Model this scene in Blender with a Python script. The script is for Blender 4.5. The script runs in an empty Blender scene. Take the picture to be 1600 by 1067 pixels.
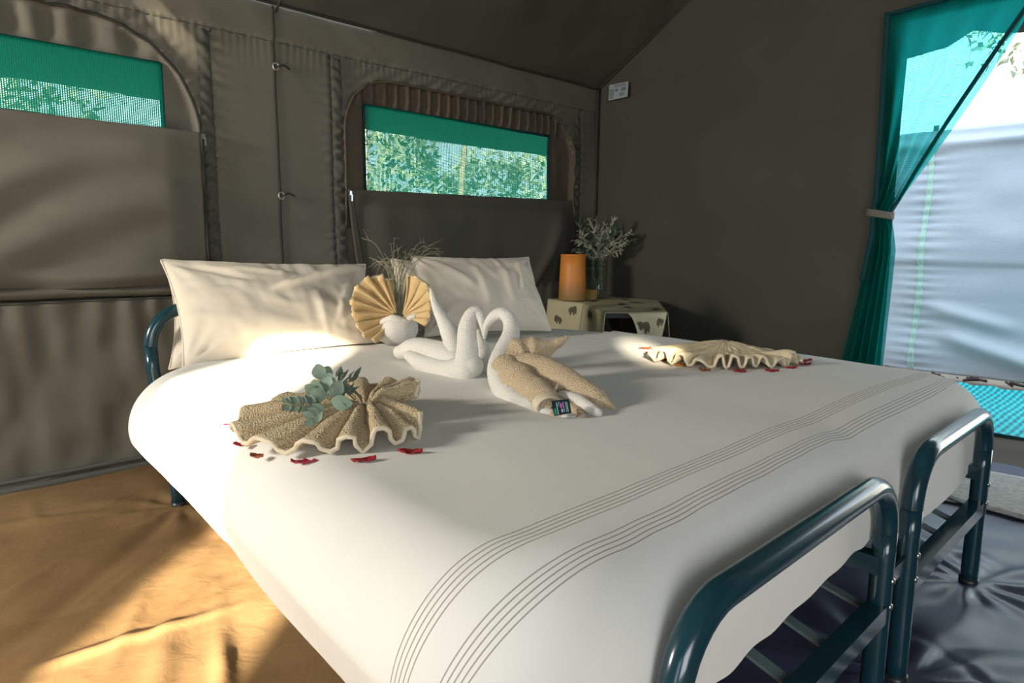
import bpy, math, random
import numpy as np
from mathutils import Vector, Matrix

random.seed(7)
rng = np.random.default_rng(7)
SC = bpy.context.scene
COL = SC.collection

# ------------------------------------------------------------------ camera
CAMZ, FPX = 0.92, 1040.0
PITCH, YAW, ROLL = math.radians(8.2), math.radians(46.38), math.radians(0.5)
Fw = np.array([math.cos(YAW) * math.cos(PITCH), math.sin(YAW) * math.cos(PITCH), -math.sin(PITCH)])
r0 = np.array([math.sin(YAW), -math.cos(YAW), 0.0])
u0 = np.cross(r0, Fw)
Rt = math.cos(ROLL) * r0 + math.sin(ROLL) * u0
Up = -math.sin(ROLL) * r0 + math.cos(ROLL) * u0
CAM = np.array([0.0, 0.0, CAMZ])
cd = bpy.data.cameras.new('camera')
cd.sensor_fit = 'HORIZONTAL'
cd.sensor_width = 36.0
cd.lens = 36.0 * FPX / 1600.0
cd.clip_start = 0.02
cd.clip_end = 200
cam = bpy.data.objects.new('camera', cd)
COL.objects.link(cam)
cam.matrix_world = Matrix(((Rt[0], Up[0], -Fw[0], CAM[0]), (Rt[1], Up[1], -Fw[1], CAM[1]),
                           (Rt[2], Up[2], -Fw[2], CAM[2]), (0, 0, 0, 1)))
SC.camera = cam

# ------------------------------------------------------------------ world, sun, daylight, exposure
W = bpy.data.worlds.new('world')
SC.world = W
W.use_nodes = True
bg = W.node_tree.nodes['Background']
bg.inputs['Color'].default_value = (0.70, 0.86, 1.0, 1)
bg.inputs['Strength'].default_value = 4.2

SUN_EL, SUN_AZ = math.radians(16.0), math.radians(45.5)      # the way the light travels
sd = bpy.data.lights.new('sun', 'SUN')
sd.energy = 47.0
sd.angle = math.radians(1.2)
sd.color = (1.0, 0.86, 0.66)
so = bpy.data.objects.new('sun', sd)
COL.objects.link(so)
so.location = (-8, -8, 5)
so.rotation_euler = Vector((math.cos(SUN_AZ) * math.cos(SUN_EL), math.sin(SUN_AZ) * math.cos(SUN_EL), -math.sin(SUN_EL))).to_track_quat('-Z', 'Y').to_euler()


def area(name, loc, target, sx, sy, power, color):
    d = bpy.data.lights.new(name, 'AREA')
    d.shape = 'RECTANGLE'
    d.size, d.size_y = sx, sy
    d.energy = power
    d.color = color
    o = bpy.data.objects.new(name, d)
    COL.objects.link(o)
    o.location = loc
    o.rotation_euler = (Vector(target) - Vector(loc)).to_track_quat('-Z', 'Y').to_euler()
    return o


# area lamps: daylight from an unseen opening at left, plus added front fill
area('daylight_left_window', (-1.96, 2.42, 1.62), (1.0, 1.4, 0.60), 0.45, 0.45, 88.0, (1.0, 0.93, 0.82))
area('front_fill', (-0.95, -1.95, 1.25), (0.7, 1.8, 0.75), 1.3, 1.4, 46.0, (0.97, 0.98, 1.0))

SC.view_settings.view_transform = 'Standard'
SC.view_settings.look = 'None'
SC.view_settings.gamma = 1.0
SC.view_settings.use_curve_mapping = False
SC.view_settings.exposure = 0.12
SC.cycles.use_denoising = True
SC.cycles.max_bounces = 10
SC.cycles.transparent_max_bounces = 16
SC.cycles.sample_clamp_indirect = 6.0


# ------------------------------------------------------------------ point helpers
def ray(px, py):
    return Fw + Rt * ((px - 800.0) / FPX) - Up * ((py - 533.5) / FPX)


def PD(px, py, depth):
    return CAM + ray(px, py) * depth


def PZ(px, py, z):
    d = ray(px, py)
    return CAM + d * ((z - CAMZ) / d[2])


def PY(px, py, y):
    d = ray(px, py)
    return CAM + d * (y / d[1])


def PX(px, py, x):
    d = ray(px, py)
    return CAM + d * (x / d[0])


def vnoise(x, y, seed=0):
    x = np.asarray(x, float)
    y = np.asarray(y, float)
    xi = np.floor(x).astype(np.int64)
    yi = np.floor(y).astype(np.int64)
    fx, fy = x - xi, y - yi
    fx = fx * fx * fx * (fx * (fx * 6 - 15) + 10)
    fy = fy * fy * fy * (fy * (fy * 6 - 15) + 10)

    def h(a, b):
        n = (a * 374761393 + b * 668265263 + seed * 1442695041) & 0x7fffffff
        n = ((n ^ (n >> 13)) * 1274126177) & 0x7fffffff
        n = n ^ (n >> 16)
        return (n & 0xffff) / 32767.5 - 1.0
    a, b, c, d = h(xi, yi), h(xi + 1, yi), h(xi, yi + 1), h(xi + 1, yi + 1)
    return (a * (1 - fx) + b * fx) * (1 - fy) + (c * (1 - fx) + d * fx) * fy


def fbm(x, y, seed=0, o=3):
    s, a = 0, 1.0
    for i in range(o):
        s = s + a * vnoise(x * 2 ** i, y * 2 ** i, seed + i * 17)
        a *= 0.5
    return s


def sstep(a, b, x):
    t = np.clip((np.asarray(x, float) - a) / (b - a), 0, 1)
    return t * t * (3 - 2 * t)


# ------------------------------------------------------------------ materials
def new_mat(name):
    m = bpy.data.materials.new(name)
    m.use_nodes = True
    nt = m.node_tree
    return m, nt, nt.nodes['Principled BSDF'], nt.nodes['Material Output']


def fabric(name, c1, c2=None, rough=0.85, scale=6.0, bump=0.15, weave=900.0, sheen=0.0, spec=0.25, wr=0.0):
    """plain cloth: two close tones in large soft blotches and a fine weave bump"""
    m, nt, b, out = new_mat(name)
    c2 = c2 or tuple(v * 0.82 for v in c1)
    tc = nt.nodes.new('ShaderNodeTexCoord')
    n = nt.nodes.new('ShaderNodeTexNoise')
    n.inputs['Scale'].default_value = scale
    n.inputs['Detail'].default_value = 5
    nt.links.new(tc.outputs['Object'], n.inputs['Vector'])
    cr = nt.nodes.new('ShaderNodeValToRGB')
    cr.color_ramp.elements[0].position = 0.3
    cr.color_ramp.elements[1].position = 0.7
    cr.color_ramp.elements[0].color = (*c2, 1)
    cr.color_ramp.elements[1].color = (*c1, 1)
    nt.links.new(n.outputs['Fac'], cr.inputs['Fac'])
    nt.links.new(cr.outputs['Color'], b.inputs['Base Color'])
    b.inputs['Roughness'].default_value = rough
    b.inputs['Specular IOR Level'].default_value = spec
    b.inputs['Sheen Weight'].default_value = sheen
    w = nt.nodes.new('ShaderNodeTexNoise')
    w.inputs['Scale'].default_value = weave
    w.inputs['Detail'].default_value = 1
    nt.links.new(tc.outputs['Object'], w.inputs['Vector'])
    bp = nt.nodes.new('ShaderNodeBump')
    bp.inputs['Strength'].default_value = bump
    bp.inputs['Distance'].default_value = 0.001
    nt.links.new(w.outputs['Fac'], bp.inputs['Height'])
    last = bp
    if wr > 0:
        mp = nt.nodes.new('ShaderNodeMapping')
        mp.inputs['Rotation'].default_value = (0.4, 0.3, 0.6)
        mp.inputs['Scale'].default_value = (1.0, 2.5, 1.6)
        nt.links.new(tc.outputs['Object'], mp.inputs['Vector'])
        k = nt.nodes.new('ShaderNodeTexNoise')
        k.inputs['Scale'].default_value = 7
        k.inputs['Detail'].default_value = 4
        k.inputs['Distortion'].default_value = 0.8
        nt.links.new(mp.outputs['Vector'], k.inputs['Vector'])
        b2 = nt.nodes.new('ShaderNodeBump')
        b2.inputs['Strength'].default_value = wr
        b2.inputs['Distance'].default_value = 0.02
        nt.links.new(k.outputs['Fac'], b2.inputs['Height'])
        nt.links.new(bp.outputs['Normal'], b2.inputs['Normal'])
        last = b2
    nt.links.new(last.outputs['Normal'], b.inputs['Normal'])
    return m


def terry(name, c1, c2, scale=260.0, strength=0.9):
    """looped towelling: clumped loops as relief and a speckle of two tones"""
    m, nt, b, out = new_mat(name)
    tc = nt.nodes.new('ShaderNodeTexCoord')
    v = nt.nodes.new('ShaderNodeTexVoronoi')
    v.inputs['Scale'].default_value = scale
    nt.links.new(tc.outputs['Object'], v.inputs['Vector'])
    cr = nt.nodes.new('ShaderNodeValToRGB')
    cr.color_ramp.elements[0].position = 0.05
    cr.color_ramp.elements[1].position = 0.75
    cr.color_ramp.elements[0].color = (*c1, 1)
    cr.color_ramp.elements[1].color = (*c2, 1)
    nt.links.new(v.outputs['Distance'], cr.inputs['Fac'])
    nt.links.new(cr.outputs['Color'], b.inputs['Base Color'])
    b.inputs['Roughness'].default_value = 0.95
    b.inputs['Specular IOR Level'].default_value = 0.1
    b.inputs['Sheen Weight'].default_value = 0.15
    bp = nt.nodes.new('ShaderNodeBump')
    bp.invert = True
    bp.inputs['Strength'].default_value = strength
    bp.inputs['Distance'].default_value = 0.004
    nt.links.new(v.outputs['Distance'], bp.inputs['Height'])
    nt.links.new(bp.outputs['Normal'], b.inputs['Normal'])
    return m


def plain(name, c, rough=0.5, metal=0.0, spec=0.5, coat=0.0, nscale=0, var=0.8):
    m, nt, b, out = new_mat(name)
    b.inputs['Base Color'].default_value = (*c, 1)
    b.inputs['Roughness'].default_value = rough
    b.inputs['Metallic'].default_value = metal
    b.inputs['Specular IOR Level'].default_value = spec
    b.inputs['Coat Weight'].default_value = coat
    if nscale:
        tc = nt.nodes.new('ShaderNodeTexCoord')
        n = nt.nodes.new('ShaderNodeTexNoise')
        n.inputs['Scale'].default_value = nscale
        n.inputs['Detail'].default_value = 4
        nt.links.new(tc.outputs['Object'], n.inputs['Vector'])
        cr = nt.nodes.new('ShaderNodeValToRGB')
        cr.color_ramp.elements[0].position = 0.35
        cr.color_ramp.elements[1].position = 0.65
        cr.color_ramp.elements[0].color = (*[v * var for v in c], 1)
        cr.color_ramp.elements[1].color = (*c, 1)
        nt.links.new(n.outputs['Fac'], cr.inputs['Fac'])
        nt.links.new(cr.outputs['Color'], b.inputs['Base Color'])
    return m


def mathn(nt, op, a, b=None):
    n = nt.nodes.new('ShaderNodeMath')
    n.operation = op
    for i, v in enumerate((a, b)):
        if v is None:
            continue
        if isinstance(v, (int, float)):
            n.inputs[i].default_value = v
        else:
            nt.links.new(v, n.inputs[i])
    return n.outputs[0]


def netting(name, col, period, cover, trans_col, lift=0.5, tint=(1, 1, 1)):
    """knitted shade net: an open grid of threads, the threads let some light glow through"""
    m, nt, b, out = new_mat(name)
    nt.nodes.remove(b)
    uv = nt.nodes.new('ShaderNodeUVMap')
    sp = nt.nodes.new('ShaderNodeSeparateXYZ')
    nt.links.new(uv.outputs['UV'], sp.inputs['Vector'])
    su = mathn(nt, 'SINE', mathn(nt, 'MULTIPLY', sp.outputs['X'], 2 * math.pi / period))
    sv = mathn(nt, 'SINE', mathn(nt, 'MULTIPLY', sp.outputs['Y'], 2 * math.pi / (period * 0.8)))
    mx = mathn(nt, 'MAXIMUM', su, sv)
    no = nt.nodes.new('ShaderNodeTexNoise')
    no.inputs['Scale'].default_value = 18
    nt.links.new(uv.outputs['UV'], no.inputs['Vector'])
    hole = mathn(nt, 'LESS_THAN', mx, mathn(nt, 'ADD', cover, mathn(nt, 'MULTIPLY', mathn(nt, 'SUBTRACT', no.outputs['Fac'], 0.5), 0.5)))
    df = nt.nodes.new('ShaderNodeBsdfDiffuse')
    df.inputs['Color'].default_value = (*col, 1)
    tl = nt.nodes.new('ShaderNodeBsdfTranslucent')
    tl.inputs['Color'].default_value = (*trans_col, 1)
    ms = nt.nodes.new('ShaderNodeMixShader')
    ms.inputs['Fac'].default_value = lift
    nt.links.new(df.outputs[0], ms.inputs[1])
    nt.links.new(tl.outputs[0], ms.inputs[2])
    tr = nt.nodes.new('ShaderNodeBsdfTransparent')
    tr.inputs['Color'].default_value = (*tint, 1)
    m2 = nt.nodes.new('ShaderNodeMixShader')
    nt.links.new(hole, m2.inputs['Fac'])
    nt.links.new(ms.outputs[0], m2.inputs[1])
    nt.links.new(tr.outputs[0], m2.inputs[2])
    nt.links.new(m2.outputs[0], out.inputs['Surface'])
    return m


M = {}
M['canvas'] = fabric('olive_canvas', (0.165, 0.155, 0.124), (0.142, 0.134, 0.106), rough=0.75, scale=2.5, bump=0.25, weave=700, spec=0.3)
M['canvas_roof_shade'] = fabric('olive_canvas_roof_shade', (0.100, 0.095, 0.075), (0.086, 0.081, 0.065), rough=0.8, scale=2.0, bump=0.2, weave=700)  # wall canvas with the roof's shade worked into a darker tone
M['canvas_gable_shade'] = fabric('olive_canvas_gable_shade', (0.068, 0.067, 0.053), (0.058, 0.057, 0.045), rough=0.75, scale=2.5, bump=0.25, weave=700, spec=0.3)  # same canvas again, the gable's shade painted in as darker colour
M['canvas_brown'] = fabric('brown_olive_lining', (0.115, 0.092, 0.066), (0.095, 0.078, 0.056), rough=0.85, scale=3.0)
M['seam'] = plain('dark_seam_tape', (0.030, 0.028, 0.022), rough=0.8)
M['hem'] = plain('grey_green_hem_tape', (0.085, 0.090, 0.075), rough=0.7)
M['binding'] = fabric('dark_teal_binding', (0.006, 0.055, 0.060), (0.004, 0.04, 0.05), scale=60, rough=0.8)
M['net'] = netting('green_window_net', (0.002, 0.12, 0.08), 0.0075, -0.42, (0.016, 0.36, 0.25), 0.6, (0.80, 1.0, 0.92))
M['curtain'] = netting('green_curtain_net', (0.003, 0.135, 0.10), 0.006, 0.05, (0.01, 0.45, 0.43), 0.70, (0.40, 1.0, 1.0))
M['zip'] = plain('zip_metal', (0.65, 0.65, 0.62), rough=0.3, metal=1.0)
M['steel'] = plain('blue_green_painted_steel', (0.008, 0.040, 0.055), rough=0.20, spec=0.5, coat=0.2)
M['strapsteel'] = plain('grey_green_flat_steel', (0.10, 0.15, 0.15), rough=0.4)
M['bolt'] = plain('bolt_metal', (0.45, 0.45, 0.42), rough=0.35, metal=1.0)
M['pillow'] = fabric('cream_cotton', (0.70, 0.63, 0.52), (0.66, 0.59, 0.48), rough=0.9, scale=4, bump=0.1, sheen=0.1, wr=0.05)
M['mattress'] = fabric('mattress_cloth', (0.55, 0.53, 0.47), rough=0.9)
M['white_terry'] = terry('white_terry', (0.78, 0.75, 0.69), (0.66, 0.63, 0.57), 330, 0.5)
M['beige_terry'] = terry('beige_terry', (0.72, 0.58, 0.40), (0.50, 0.38, 0.23), 290, 0.9)
M['sand_terry'] = terry('sand_terry', (0.70, 0.57, 0.36), (0.46, 0.35, 0.19), 290, 0.9)
M['flat_towel'] = fabric('flat_woven_towel_edge', (0.66, 0.56, 0.38), (0.56, 0.46, 0.29), scale=40, rough=0.95)
M['towel_hem'] = fabric('towel_hem', (0.72, 0.62, 0.45), scale=30, rough=0.95)
M['ochre_towel'] = fabric('ochre_towel', (0.60, 0.44, 0.23), (0.52, 0.37, 0.18), scale=30, rough=0.95)
M['mat'] = fabric('pale_floor_mat', (0.50, 0.48, 0.43), (0.34, 0.32, 0.28), rough=0.95, scale=60, bump=0.6, weave=300)
M['petal'] = plain('dried_red_petal', (0.42, 0.018, 0.022), rough=0.6, nscale=90, var=0.4)
M['petal_pink'] = plain('dried_pink_petal', (0.48, 0.03, 0.07), rough=0.6, nscale=90, var=0.5)
M['petal_rust'] = plain('dried_rust_petal', (0.40, 0.10, 0.025), rough=0.6, nscale=90, var=0.4)
M['petal_orange'] = plain('dried_orange_petal', (0.75, 0.27, 0.03), rough=0.6, nscale=90, var=0.6)
M['euca'] = plain('grey_green_eucalyptus', (0.19, 0.27, 0.20), rough=0.6, nscale=40, var=0.75)
M['dark_leaf'] = plain('dark_grey_green_leaf', (0.10, 0.14, 0.095), rough=0.65, nscale=40, var=0.6)
M['sage'] = plain('silver_sage_leaf', (0.40, 0.42, 0.31), rough=0.7, nscale=50, var=0.55)
M['stem'] = plain('dry_stem', (0.20, 0.20, 0.10), rough=0.7)
M['straw'] = plain('dry_grass', (0.30, 0.29, 0.18), rough=0.7, nscale=20, var=0.55)
M['label'] = plain('silver_white_label', (0.33, 0.37, 0.38), rough=0.35)
M['label_ink'] = plain('grey_blue_label_print', (0.13, 0.17, 0.22), rough=0.5)
M['label_green'] = plain('grey_green_label_print', (0.17, 0.25, 0.22), rough=0.5)
M['sachet'] = plain('dark_blue_green_sachet', (0.008, 0.022, 0.032), rough=0.3)
M['sachet_pale'] = plain('pale_sachet_print', (0.30, 0.42, 0.45), rough=0.4)
M['sachet_pink'] = plain('pink_sachet_print', (0.45, 0.08, 0.35), rough=0.4)
M['sachet_green'] = plain('green_sachet_print', (0.02, 0.20, 0.14), rough=0.4)
M['outpanel'] = fabric('pale_grey_canvas', (0.47, 0.50, 0.55), (0.43, 0.47, 0.53), rough=0.7, scale=3, bump=0.15, wr=0.12)
M['outtape'] = plain('pale_green_seam_tape', (0.40, 0.58, 0.50), rough=0.6)
M['fly'] = fabric('flysheet', (0.10, 0.11, 0.10), rough=0.8)
M['sand'] = plain('sandy_ground', (0.17, 0.12, 0.08), rough=0.95, nscale=3, var=0.7)
M['leafgreen'] = plain('sunlit_bush_leaf', (0.33, 0.39, 0.28), rough=0.6, nscale=4, var=0.8)
M['bark'] = plain('pale_bark', (0.35, 0.30, 0.24), rough=0.9, nscale=12, var=0.6)
M['blackcloth'] = plain('black_metal_leg', (0.02, 0.022, 0.022), rough=0.4)
M['ink'] = fabric('grey_brown_cloth_print', (0.10, 0.085, 0.06), (0.16, 0.14, 0.09), scale=60, rough=0.9)
M['tablecloth'] = fabric('cream_printed_cloth', (0.60, 0.55, 0.36), (0.54, 0.49, 0.31), scale=10, rough=0.9)
M['ochre_block'] = plain('ochre_block', (0.42, 0.30, 0.08), rough=0.7)


def bedspread_mat():
    m = fabric('cream_bedspread_with_brown_stripes', (0.77, 0.76, 0.71), (0.74, 0.73, 0.68), rough=0.85, scale=3, bump=0.12, weave=1100, sheen=0.05, wr=0.05)
    nt = m.node_tree
    b = nt.nodes['Principled BSDF']
    base = b.inputs['Base Color'].links[0].from_socket
    uv = nt.nodes.new('ShaderNodeUVMap')
    sp = nt.nodes.new('ShaderNodeSeparateXYZ')
    nt.links.new(uv.outputs['UV'], sp.inputs['Vector'])
    acc = None
    for t0, gap in ((0.587, 0.0089), (0.499, 0.0092)):
        for k in range(5):
            d = mathn(nt, 'ABSOLUTE', mathn(nt, 'SUBTRACT', sp.outputs['Y'], t0 - k * gap))
            g = mathn(nt, 'LESS_THAN', d, 0.0011)
            acc = g if acc is None else mathn(nt, 'MAXIMUM', acc, g)
    mix = nt.nodes.new('ShaderNodeMix')
    mix.data_type = 'RGBA'
    nt.links.new(mathn(nt, 'MULTIPLY', acc, 0.75), mix.inputs[0])
    nt.links.new(base, mix.inputs[6])
    mix.inputs[7].default_value = (0.20, 0.16, 0.12, 1)
    nt.links.new(mix.outputs[2], b.inputs['Base Color'])
    return m


M['bedspread'] = bedspread_mat()


def tarp_mat():
    m, nt, b, out = new_mat('ochre_groundsheet')
    tc = nt.nodes.new('ShaderNodeTexCoord')
    n = nt.nodes.new('ShaderNodeTexNoise')
    n.inputs['Scale'].default_value = 2.2
    n.inputs['Detail'].default_value = 6
    n.inputs['Distortion'].default_value = 0.5
    nt.links.new(tc.outputs['Object'], n.inputs['Vector'])
    cr = nt.nodes.new('ShaderNodeValToRGB')
    cr.color_ramp.elements[0].position = 0.3
    cr.color_ramp.elements[1].position = 0.72
    cr.color_ramp.elements[0].color = (0.165, 0.095, 0.041, 1)
    cr.color_ramp.elements[1].color = (0.275, 0.176, 0.082, 1)
    nt.links.new(n.outputs['Fac'], cr.inputs['Fac'])
    nt.links.new(cr.outputs['Color'], b.inputs['Base Color'])
    b.inputs['Roughness'].default_value = 0.42
    k = nt.nodes.new('ShaderNodeTexNoise')
    k.inputs['Scale'].default_value = 16
    k.inputs['Detail'].default_value = 5
    k.inputs['Distortion'].default_value = 1.2
    nt.links.new(tc.outputs['Object'], k.inputs['Vector'])
    bp = nt.nodes.new('ShaderNodeBump')
    bp.inputs['Strength'].default_value = 0.20
    bp.inputs['Distance'].default_value = 0.01
    nt.links.new(k.outputs['Fac'], bp.inputs['Height'])
    nt.links.new(bp.outputs['Normal'], b.inputs['Normal'])
    b.inputs['Specular IOR Level'].default_value = 0.6
    return m


M['tarp'] = tarp_mat()
M['tarp_shaded'] = plain('shaded_groundsheet', (0.050, 0.056, 0.105), rough=0.36, spec=0.8, nscale=3, var=0.8)  # ochre tarp's shade and blue sheen mixed into the colour


def lamp_mat():
    m, nt, b, out = new_mat('orange_frosted_glass')
    tc = nt.nodes.new('ShaderNodeTexCoord')
    sp = nt.nodes.new('ShaderNodeSeparateXYZ')
    nt.links.new(tc.outputs['Object'], sp.inputs['Vector'])
    n = nt.nodes.new('ShaderNodeTexNoise')
    n.inputs['Scale'].default_value = 14
    nt.links.new(tc.outputs['Object'], n.inputs['Vector'])
    f = mathn(nt, 'ADD', sp.outputs['Z'], mathn(nt, 'MULTIPLY', n.outputs['Fac'], 0.05))
    cr = nt.nodes.new('ShaderNodeValToRGB')
    cr.color_ramp.elements[0].position = 0.05
    cr.color_ramp.elements[1].position = 0.16
    cr.color_ramp.elements[0].color = (0.34, 0.20, 0.075, 1)  # tan foot: shade across the glass painted into its colour
    cr.color_ramp.elements[1].color = (0.72, 0.27, 0.045, 1)
    nt.links.new(f, cr.inputs['Fac'])
    nt.links.new(cr.outputs['Color'], b.inputs['Base Color'])
    b.inputs['Roughness'].default_value = 0.45
    b.inputs['Subsurface Weight'].default_value = 0.4
    b.inputs['Subsurface Radius'].default_value = (0.05, 0.02, 0.01)
    return m


M['lamp'] = lamp_mat()


def glass_mat():
    m, nt, b, out = new_mat('clear_greenish_glass')
    nt.nodes.remove(b)
    tr = nt.nodes.new('ShaderNodeBsdfTransparent')
    tr.inputs['Color'].default_value = (0.93, 0.97, 0.95, 1)
    gl = nt.nodes.new('ShaderNodeBsdfGlossy')
    gl.inputs['Roughness'].default_value = 0.04
    lw_ = nt.nodes.new('ShaderNodeLayerWeight')
    lw_.inputs['Blend'].default_value = 0.5
    fac = mathn(nt, 'ADD', mathn(nt, 'MULTIPLY', mathn(nt, 'POWER', lw_.outputs['Facing'], 3.0), 0.5), 0.03)
    mx = nt.nodes.new('ShaderNodeMixShader')
    nt.links.new(fac, mx.inputs['Fac'])
    nt.links.new(tr.outputs[0], mx.inputs[1])
    nt.links.new(gl.outputs[0], mx.inputs[2])
    nt.links.new(mx.outputs[0], out.inputs['Surface'])
    return m


M['glass'] = glass_mat()


def turf_mat():
    m, nt, b, out = new_mat('turquoise_ribbed_mat')
    tc = nt.nodes.new('ShaderNodeTexCoord')
    w = nt.nodes.new('ShaderNodeTexWave')
    w.bands_direction = 'Y'
    w.inputs['Scale'].default_value = 9
    w.inputs['Distortion'].default_value = 1.5
    nt.links.new(tc.outputs['Object'], w.inputs['Vector'])
    cr = nt.nodes.new('ShaderNodeValToRGB')
    cr.color_ramp.elements[0].color = (0.0, 0.16, 0.18, 1)
    cr.color_ramp.elements[1].color = (0.03, 0.50, 0.52, 1)
    nt.links.new(w.outputs['Fac'], cr.inputs['Fac'])
    nt.links.new(cr.outputs['Color'], b.inputs['Base Color'])
    b.inputs['Roughness'].default_value = 0.7
    return m


M['turf'] = turf_mat()


# ------------------------------------------------------------------ object helpers
ORIG = {}


def thing(name, label, cat, loc=(0, 0, 0), group=None, kind=None):
    o = bpy.data.objects.new(name, None)
    o.empty_display_size = 0.05
    COL.objects.link(o)
    o.location = loc
    ORIG[o.name] = np.array(loc, float)
    if kind:
        o['kind'] = kind
    if label:
        o['label'] = label
    if cat:
        o['category'] = cat
    if group:
        o['group'] = group
    return o


def tag(o, label=None, cat=None, group=None, kind=None):
    for k, v in (('label', label), ('category', cat), ('group', group), ('kind', kind)):
        if v:
            o[k] = v
    return o


def obj(name, V, Fc, mat, parent=None, smooth=True, uv=None, loc=None, solid=0, subsurf=0, offset=0.0):
    """vertices are given in world space; the object's origin is its parent's, or loc"""
    V = np.asarray(V, float).reshape(-1, 3)
    base = ORIG[parent.name] if parent else (np.array(loc, float) if loc is not None else np.zeros(3))
    me = bpy.data.meshes.new(name)
    me.from_pydata((V - base).tolist(), [], [tuple(int(i) for i in f) for f in Fc])
    if smooth:
        me.polygons.foreach_set('use_smooth', [True] * len(me.polygons))
    if uv is not None:
        l = me.uv_layers.new(name='UVMap')
        idx = np.zeros(len(me.loops), np.int32)
        me.loops.foreach_get('vertex_index', idx)
        l.data.foreach_set('uv', np.asarray(uv, float)[idx].ravel())
    me.update()
    me.materials.append(mat)
    o = bpy.data.objects.new(name, me)
    COL.objects.link(o)
    ORIG[o.name] = base
    if parent:
        o.parent = parent
    else:
        o.location = base
    if solid:
        md = o.modifiers.new('thickness', 'SOLIDIFY')
        md.thickness = solid
        md.offset = offset
    if subsurf:
        md = o.modifiers.new('smooth', 'SUBSURF')
        md.levels = md.render_levels = subsurf
    return o


def grid_faces(nu, nv, wrap_u=False):
    """vertex index = j*nu + i"""
    fs = []
    for j in range(nv - 1):
        for i in range(nu - 1 + (1 if wrap_u else 0)):
            a, b = j * nu + i, j * nu + (i + 1) % nu
            fs.append((a, b, b + nu, a + nu))
    return fs


def join(parts):
    V, F, n = [], [], 0
    for v, f in parts:
        v = np.asarray(v, float)
        V.append(v)
        F += [tuple(i + n for i in q) for q in f]
        n += len(v)
    return np.vstack(V), F


def cat(pts, n):
    """Catmull-Rom through the points (any dimension)"""
    P = np.asarray(pts, float)
    P = np.vstack([2 * P[0] - P[1], P, 2 * P[-1] - P[-2]])
    m = len(P) - 3
    t = np.linspace(0, m, n)
    k = np.minimum(t.astype(int), m - 1)
    u = (t - k)[:, None]
    a, b, c, d = P[k], P[k + 1], P[k + 2], P[k + 3]
    return 0.5 * (2 * b + (c - a) * u + (2 * a - 5 * b + 4 * c - d) * u * u + (3 * b - a - 3 * c + d) * u ** 3)


def tube(path, rad, seg=10, caps=True, flat=None, rounded=False):
    P = np.asarray(path, float)
    n = len(P)
    R = np.full(n, rad) if np.isscalar(rad) else np.asarray(rad, float)
    if rounded:
        t0 = P[0] - P[1]
        t0 /= np.linalg.norm(t0)
        t1 = P[-1] - P[-2]
        t1 /= np.linalg.norm(t1)
        hs = [(0.95, 0.3), (0.75, 0.66), (0.4, 0.92)]
        P = np.vstack([[P[0] + t0 * R[0] * a for a, _ in hs], P, [P[-1] + t1 * R[-1] * a for a, _ in hs[::-1]]])
        R = np.concatenate([[R[0] * b for _, b in hs], R, [R[-1] * b for _, b in hs[::-1]]])
        n = len(P)
    T = np.gradient(P, axis=0)
    T /= np.linalg.norm(T, axis=1)[:, None] + 1e-12
    up = np.array([0, 0, 1.0]) if abs(T[0][2]) < 0.9 else np.array([1.0, 0, 0])
    N = np.cross(T[0], up)
    N /= np.linalg.norm(N)
    V = []
    for i in range(n):
        N = N - T[i] * (N @ T[i])
        N /= np.linalg.norm(N)
        B = np.cross(T[i], N)
        for k in range(seg):
            a = 2 * math.pi * k / seg
            V.append(P[i] + R[i] * (math.cos(a) * N + math.sin(a) * B * (1 if flat is None else flat)))
    Fc = grid_faces(seg, n, True)
    if caps:
        Fc.append(tuple(range(seg))[::-1])
        Fc.append(tuple((n - 1) * seg + k for k in range(seg)))
    return np.array(V), Fc


def box(c, s, rot=None, bev=0.0):
    c = np.asarray(c, float)
    hx, hy, hz = np.asarray(s, float) / 2
    V = np.array([[x, y, z] for z in (-hz, hz) for y in (-hy, hy) for x in (-hx, hx)])
    if rot is not None:
        V = V @ np.asarray(rot).T
    return V + c, [(0, 2, 3, 1), (4, 5, 7, 6), (0, 1, 5, 4), (2, 6, 7, 3), (0, 4, 6, 2), (1, 3, 7, 5)]


def bar(a, b, w, h, upv=(0, 0, 1)):
    a, b = np.asarray(a, float), np.asarray(b, float)
    t = b - a
    L = np.linalg.norm(t)
    t /= L
    s = np.cross(t, upv)
    s /= np.linalg.norm(s)
    u = np.cross(s, t)
    return box((a + b) / 2, (L, w, h), np.stack([t, s, u], 1))


def lathe(c, prof, seg=32):
    V = [[c[0] + r * math.cos(2 * math.pi * k / seg), c[1] + r * math.sin(2 * math.pi * k / seg), c[2] + z] for r, z in prof for k in range(seg)]
    return np.array(V), grid_faces(seg, len(prof), True)


# ------------------------------------------------------------------ tent shell
XL, XR, YF, YB = -2.0, 3.6, -1.77, 2.97
EAVE, RIDGE_Y, RIDGE_Z = 1.955, 0.60, 3.33


def roof_z(y):
    return RIDGE_Z - (RIDGE_Z - EAVE) * np.abs(np.asarray(y) - RIDGE_Y) / (YB - RIDGE_Y)


# windows on the back wall: arch outline (x0,x1,top,radius), net rectangle (x0,x1,z0,z1)
ARCH_R, NET_R = (1.70, 3.36, 1.732, 0.27), (1.83, 3.15, 1.19, 1.604)
ARCH_L, NET_L = (-0.62, 1.03, 1.762, 0.40), (-0.50, 0.90, 1.362, 1.628)
OPEN_W = (-1.95, -1.05, 1.15, 1.80)


def in_arch(x, z, A):
    x0, x1, top, r = A
    dx = np.maximum(np.maximum(x0 + r - x, x - (x1 - r)), 0)
    dz = np.maximum(z - (top - r), 0)
    return r - np.hypot(dx, dz) if False else np.where(np.hypot(dx, dz) <= r, 1.0, 0.0)


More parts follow.
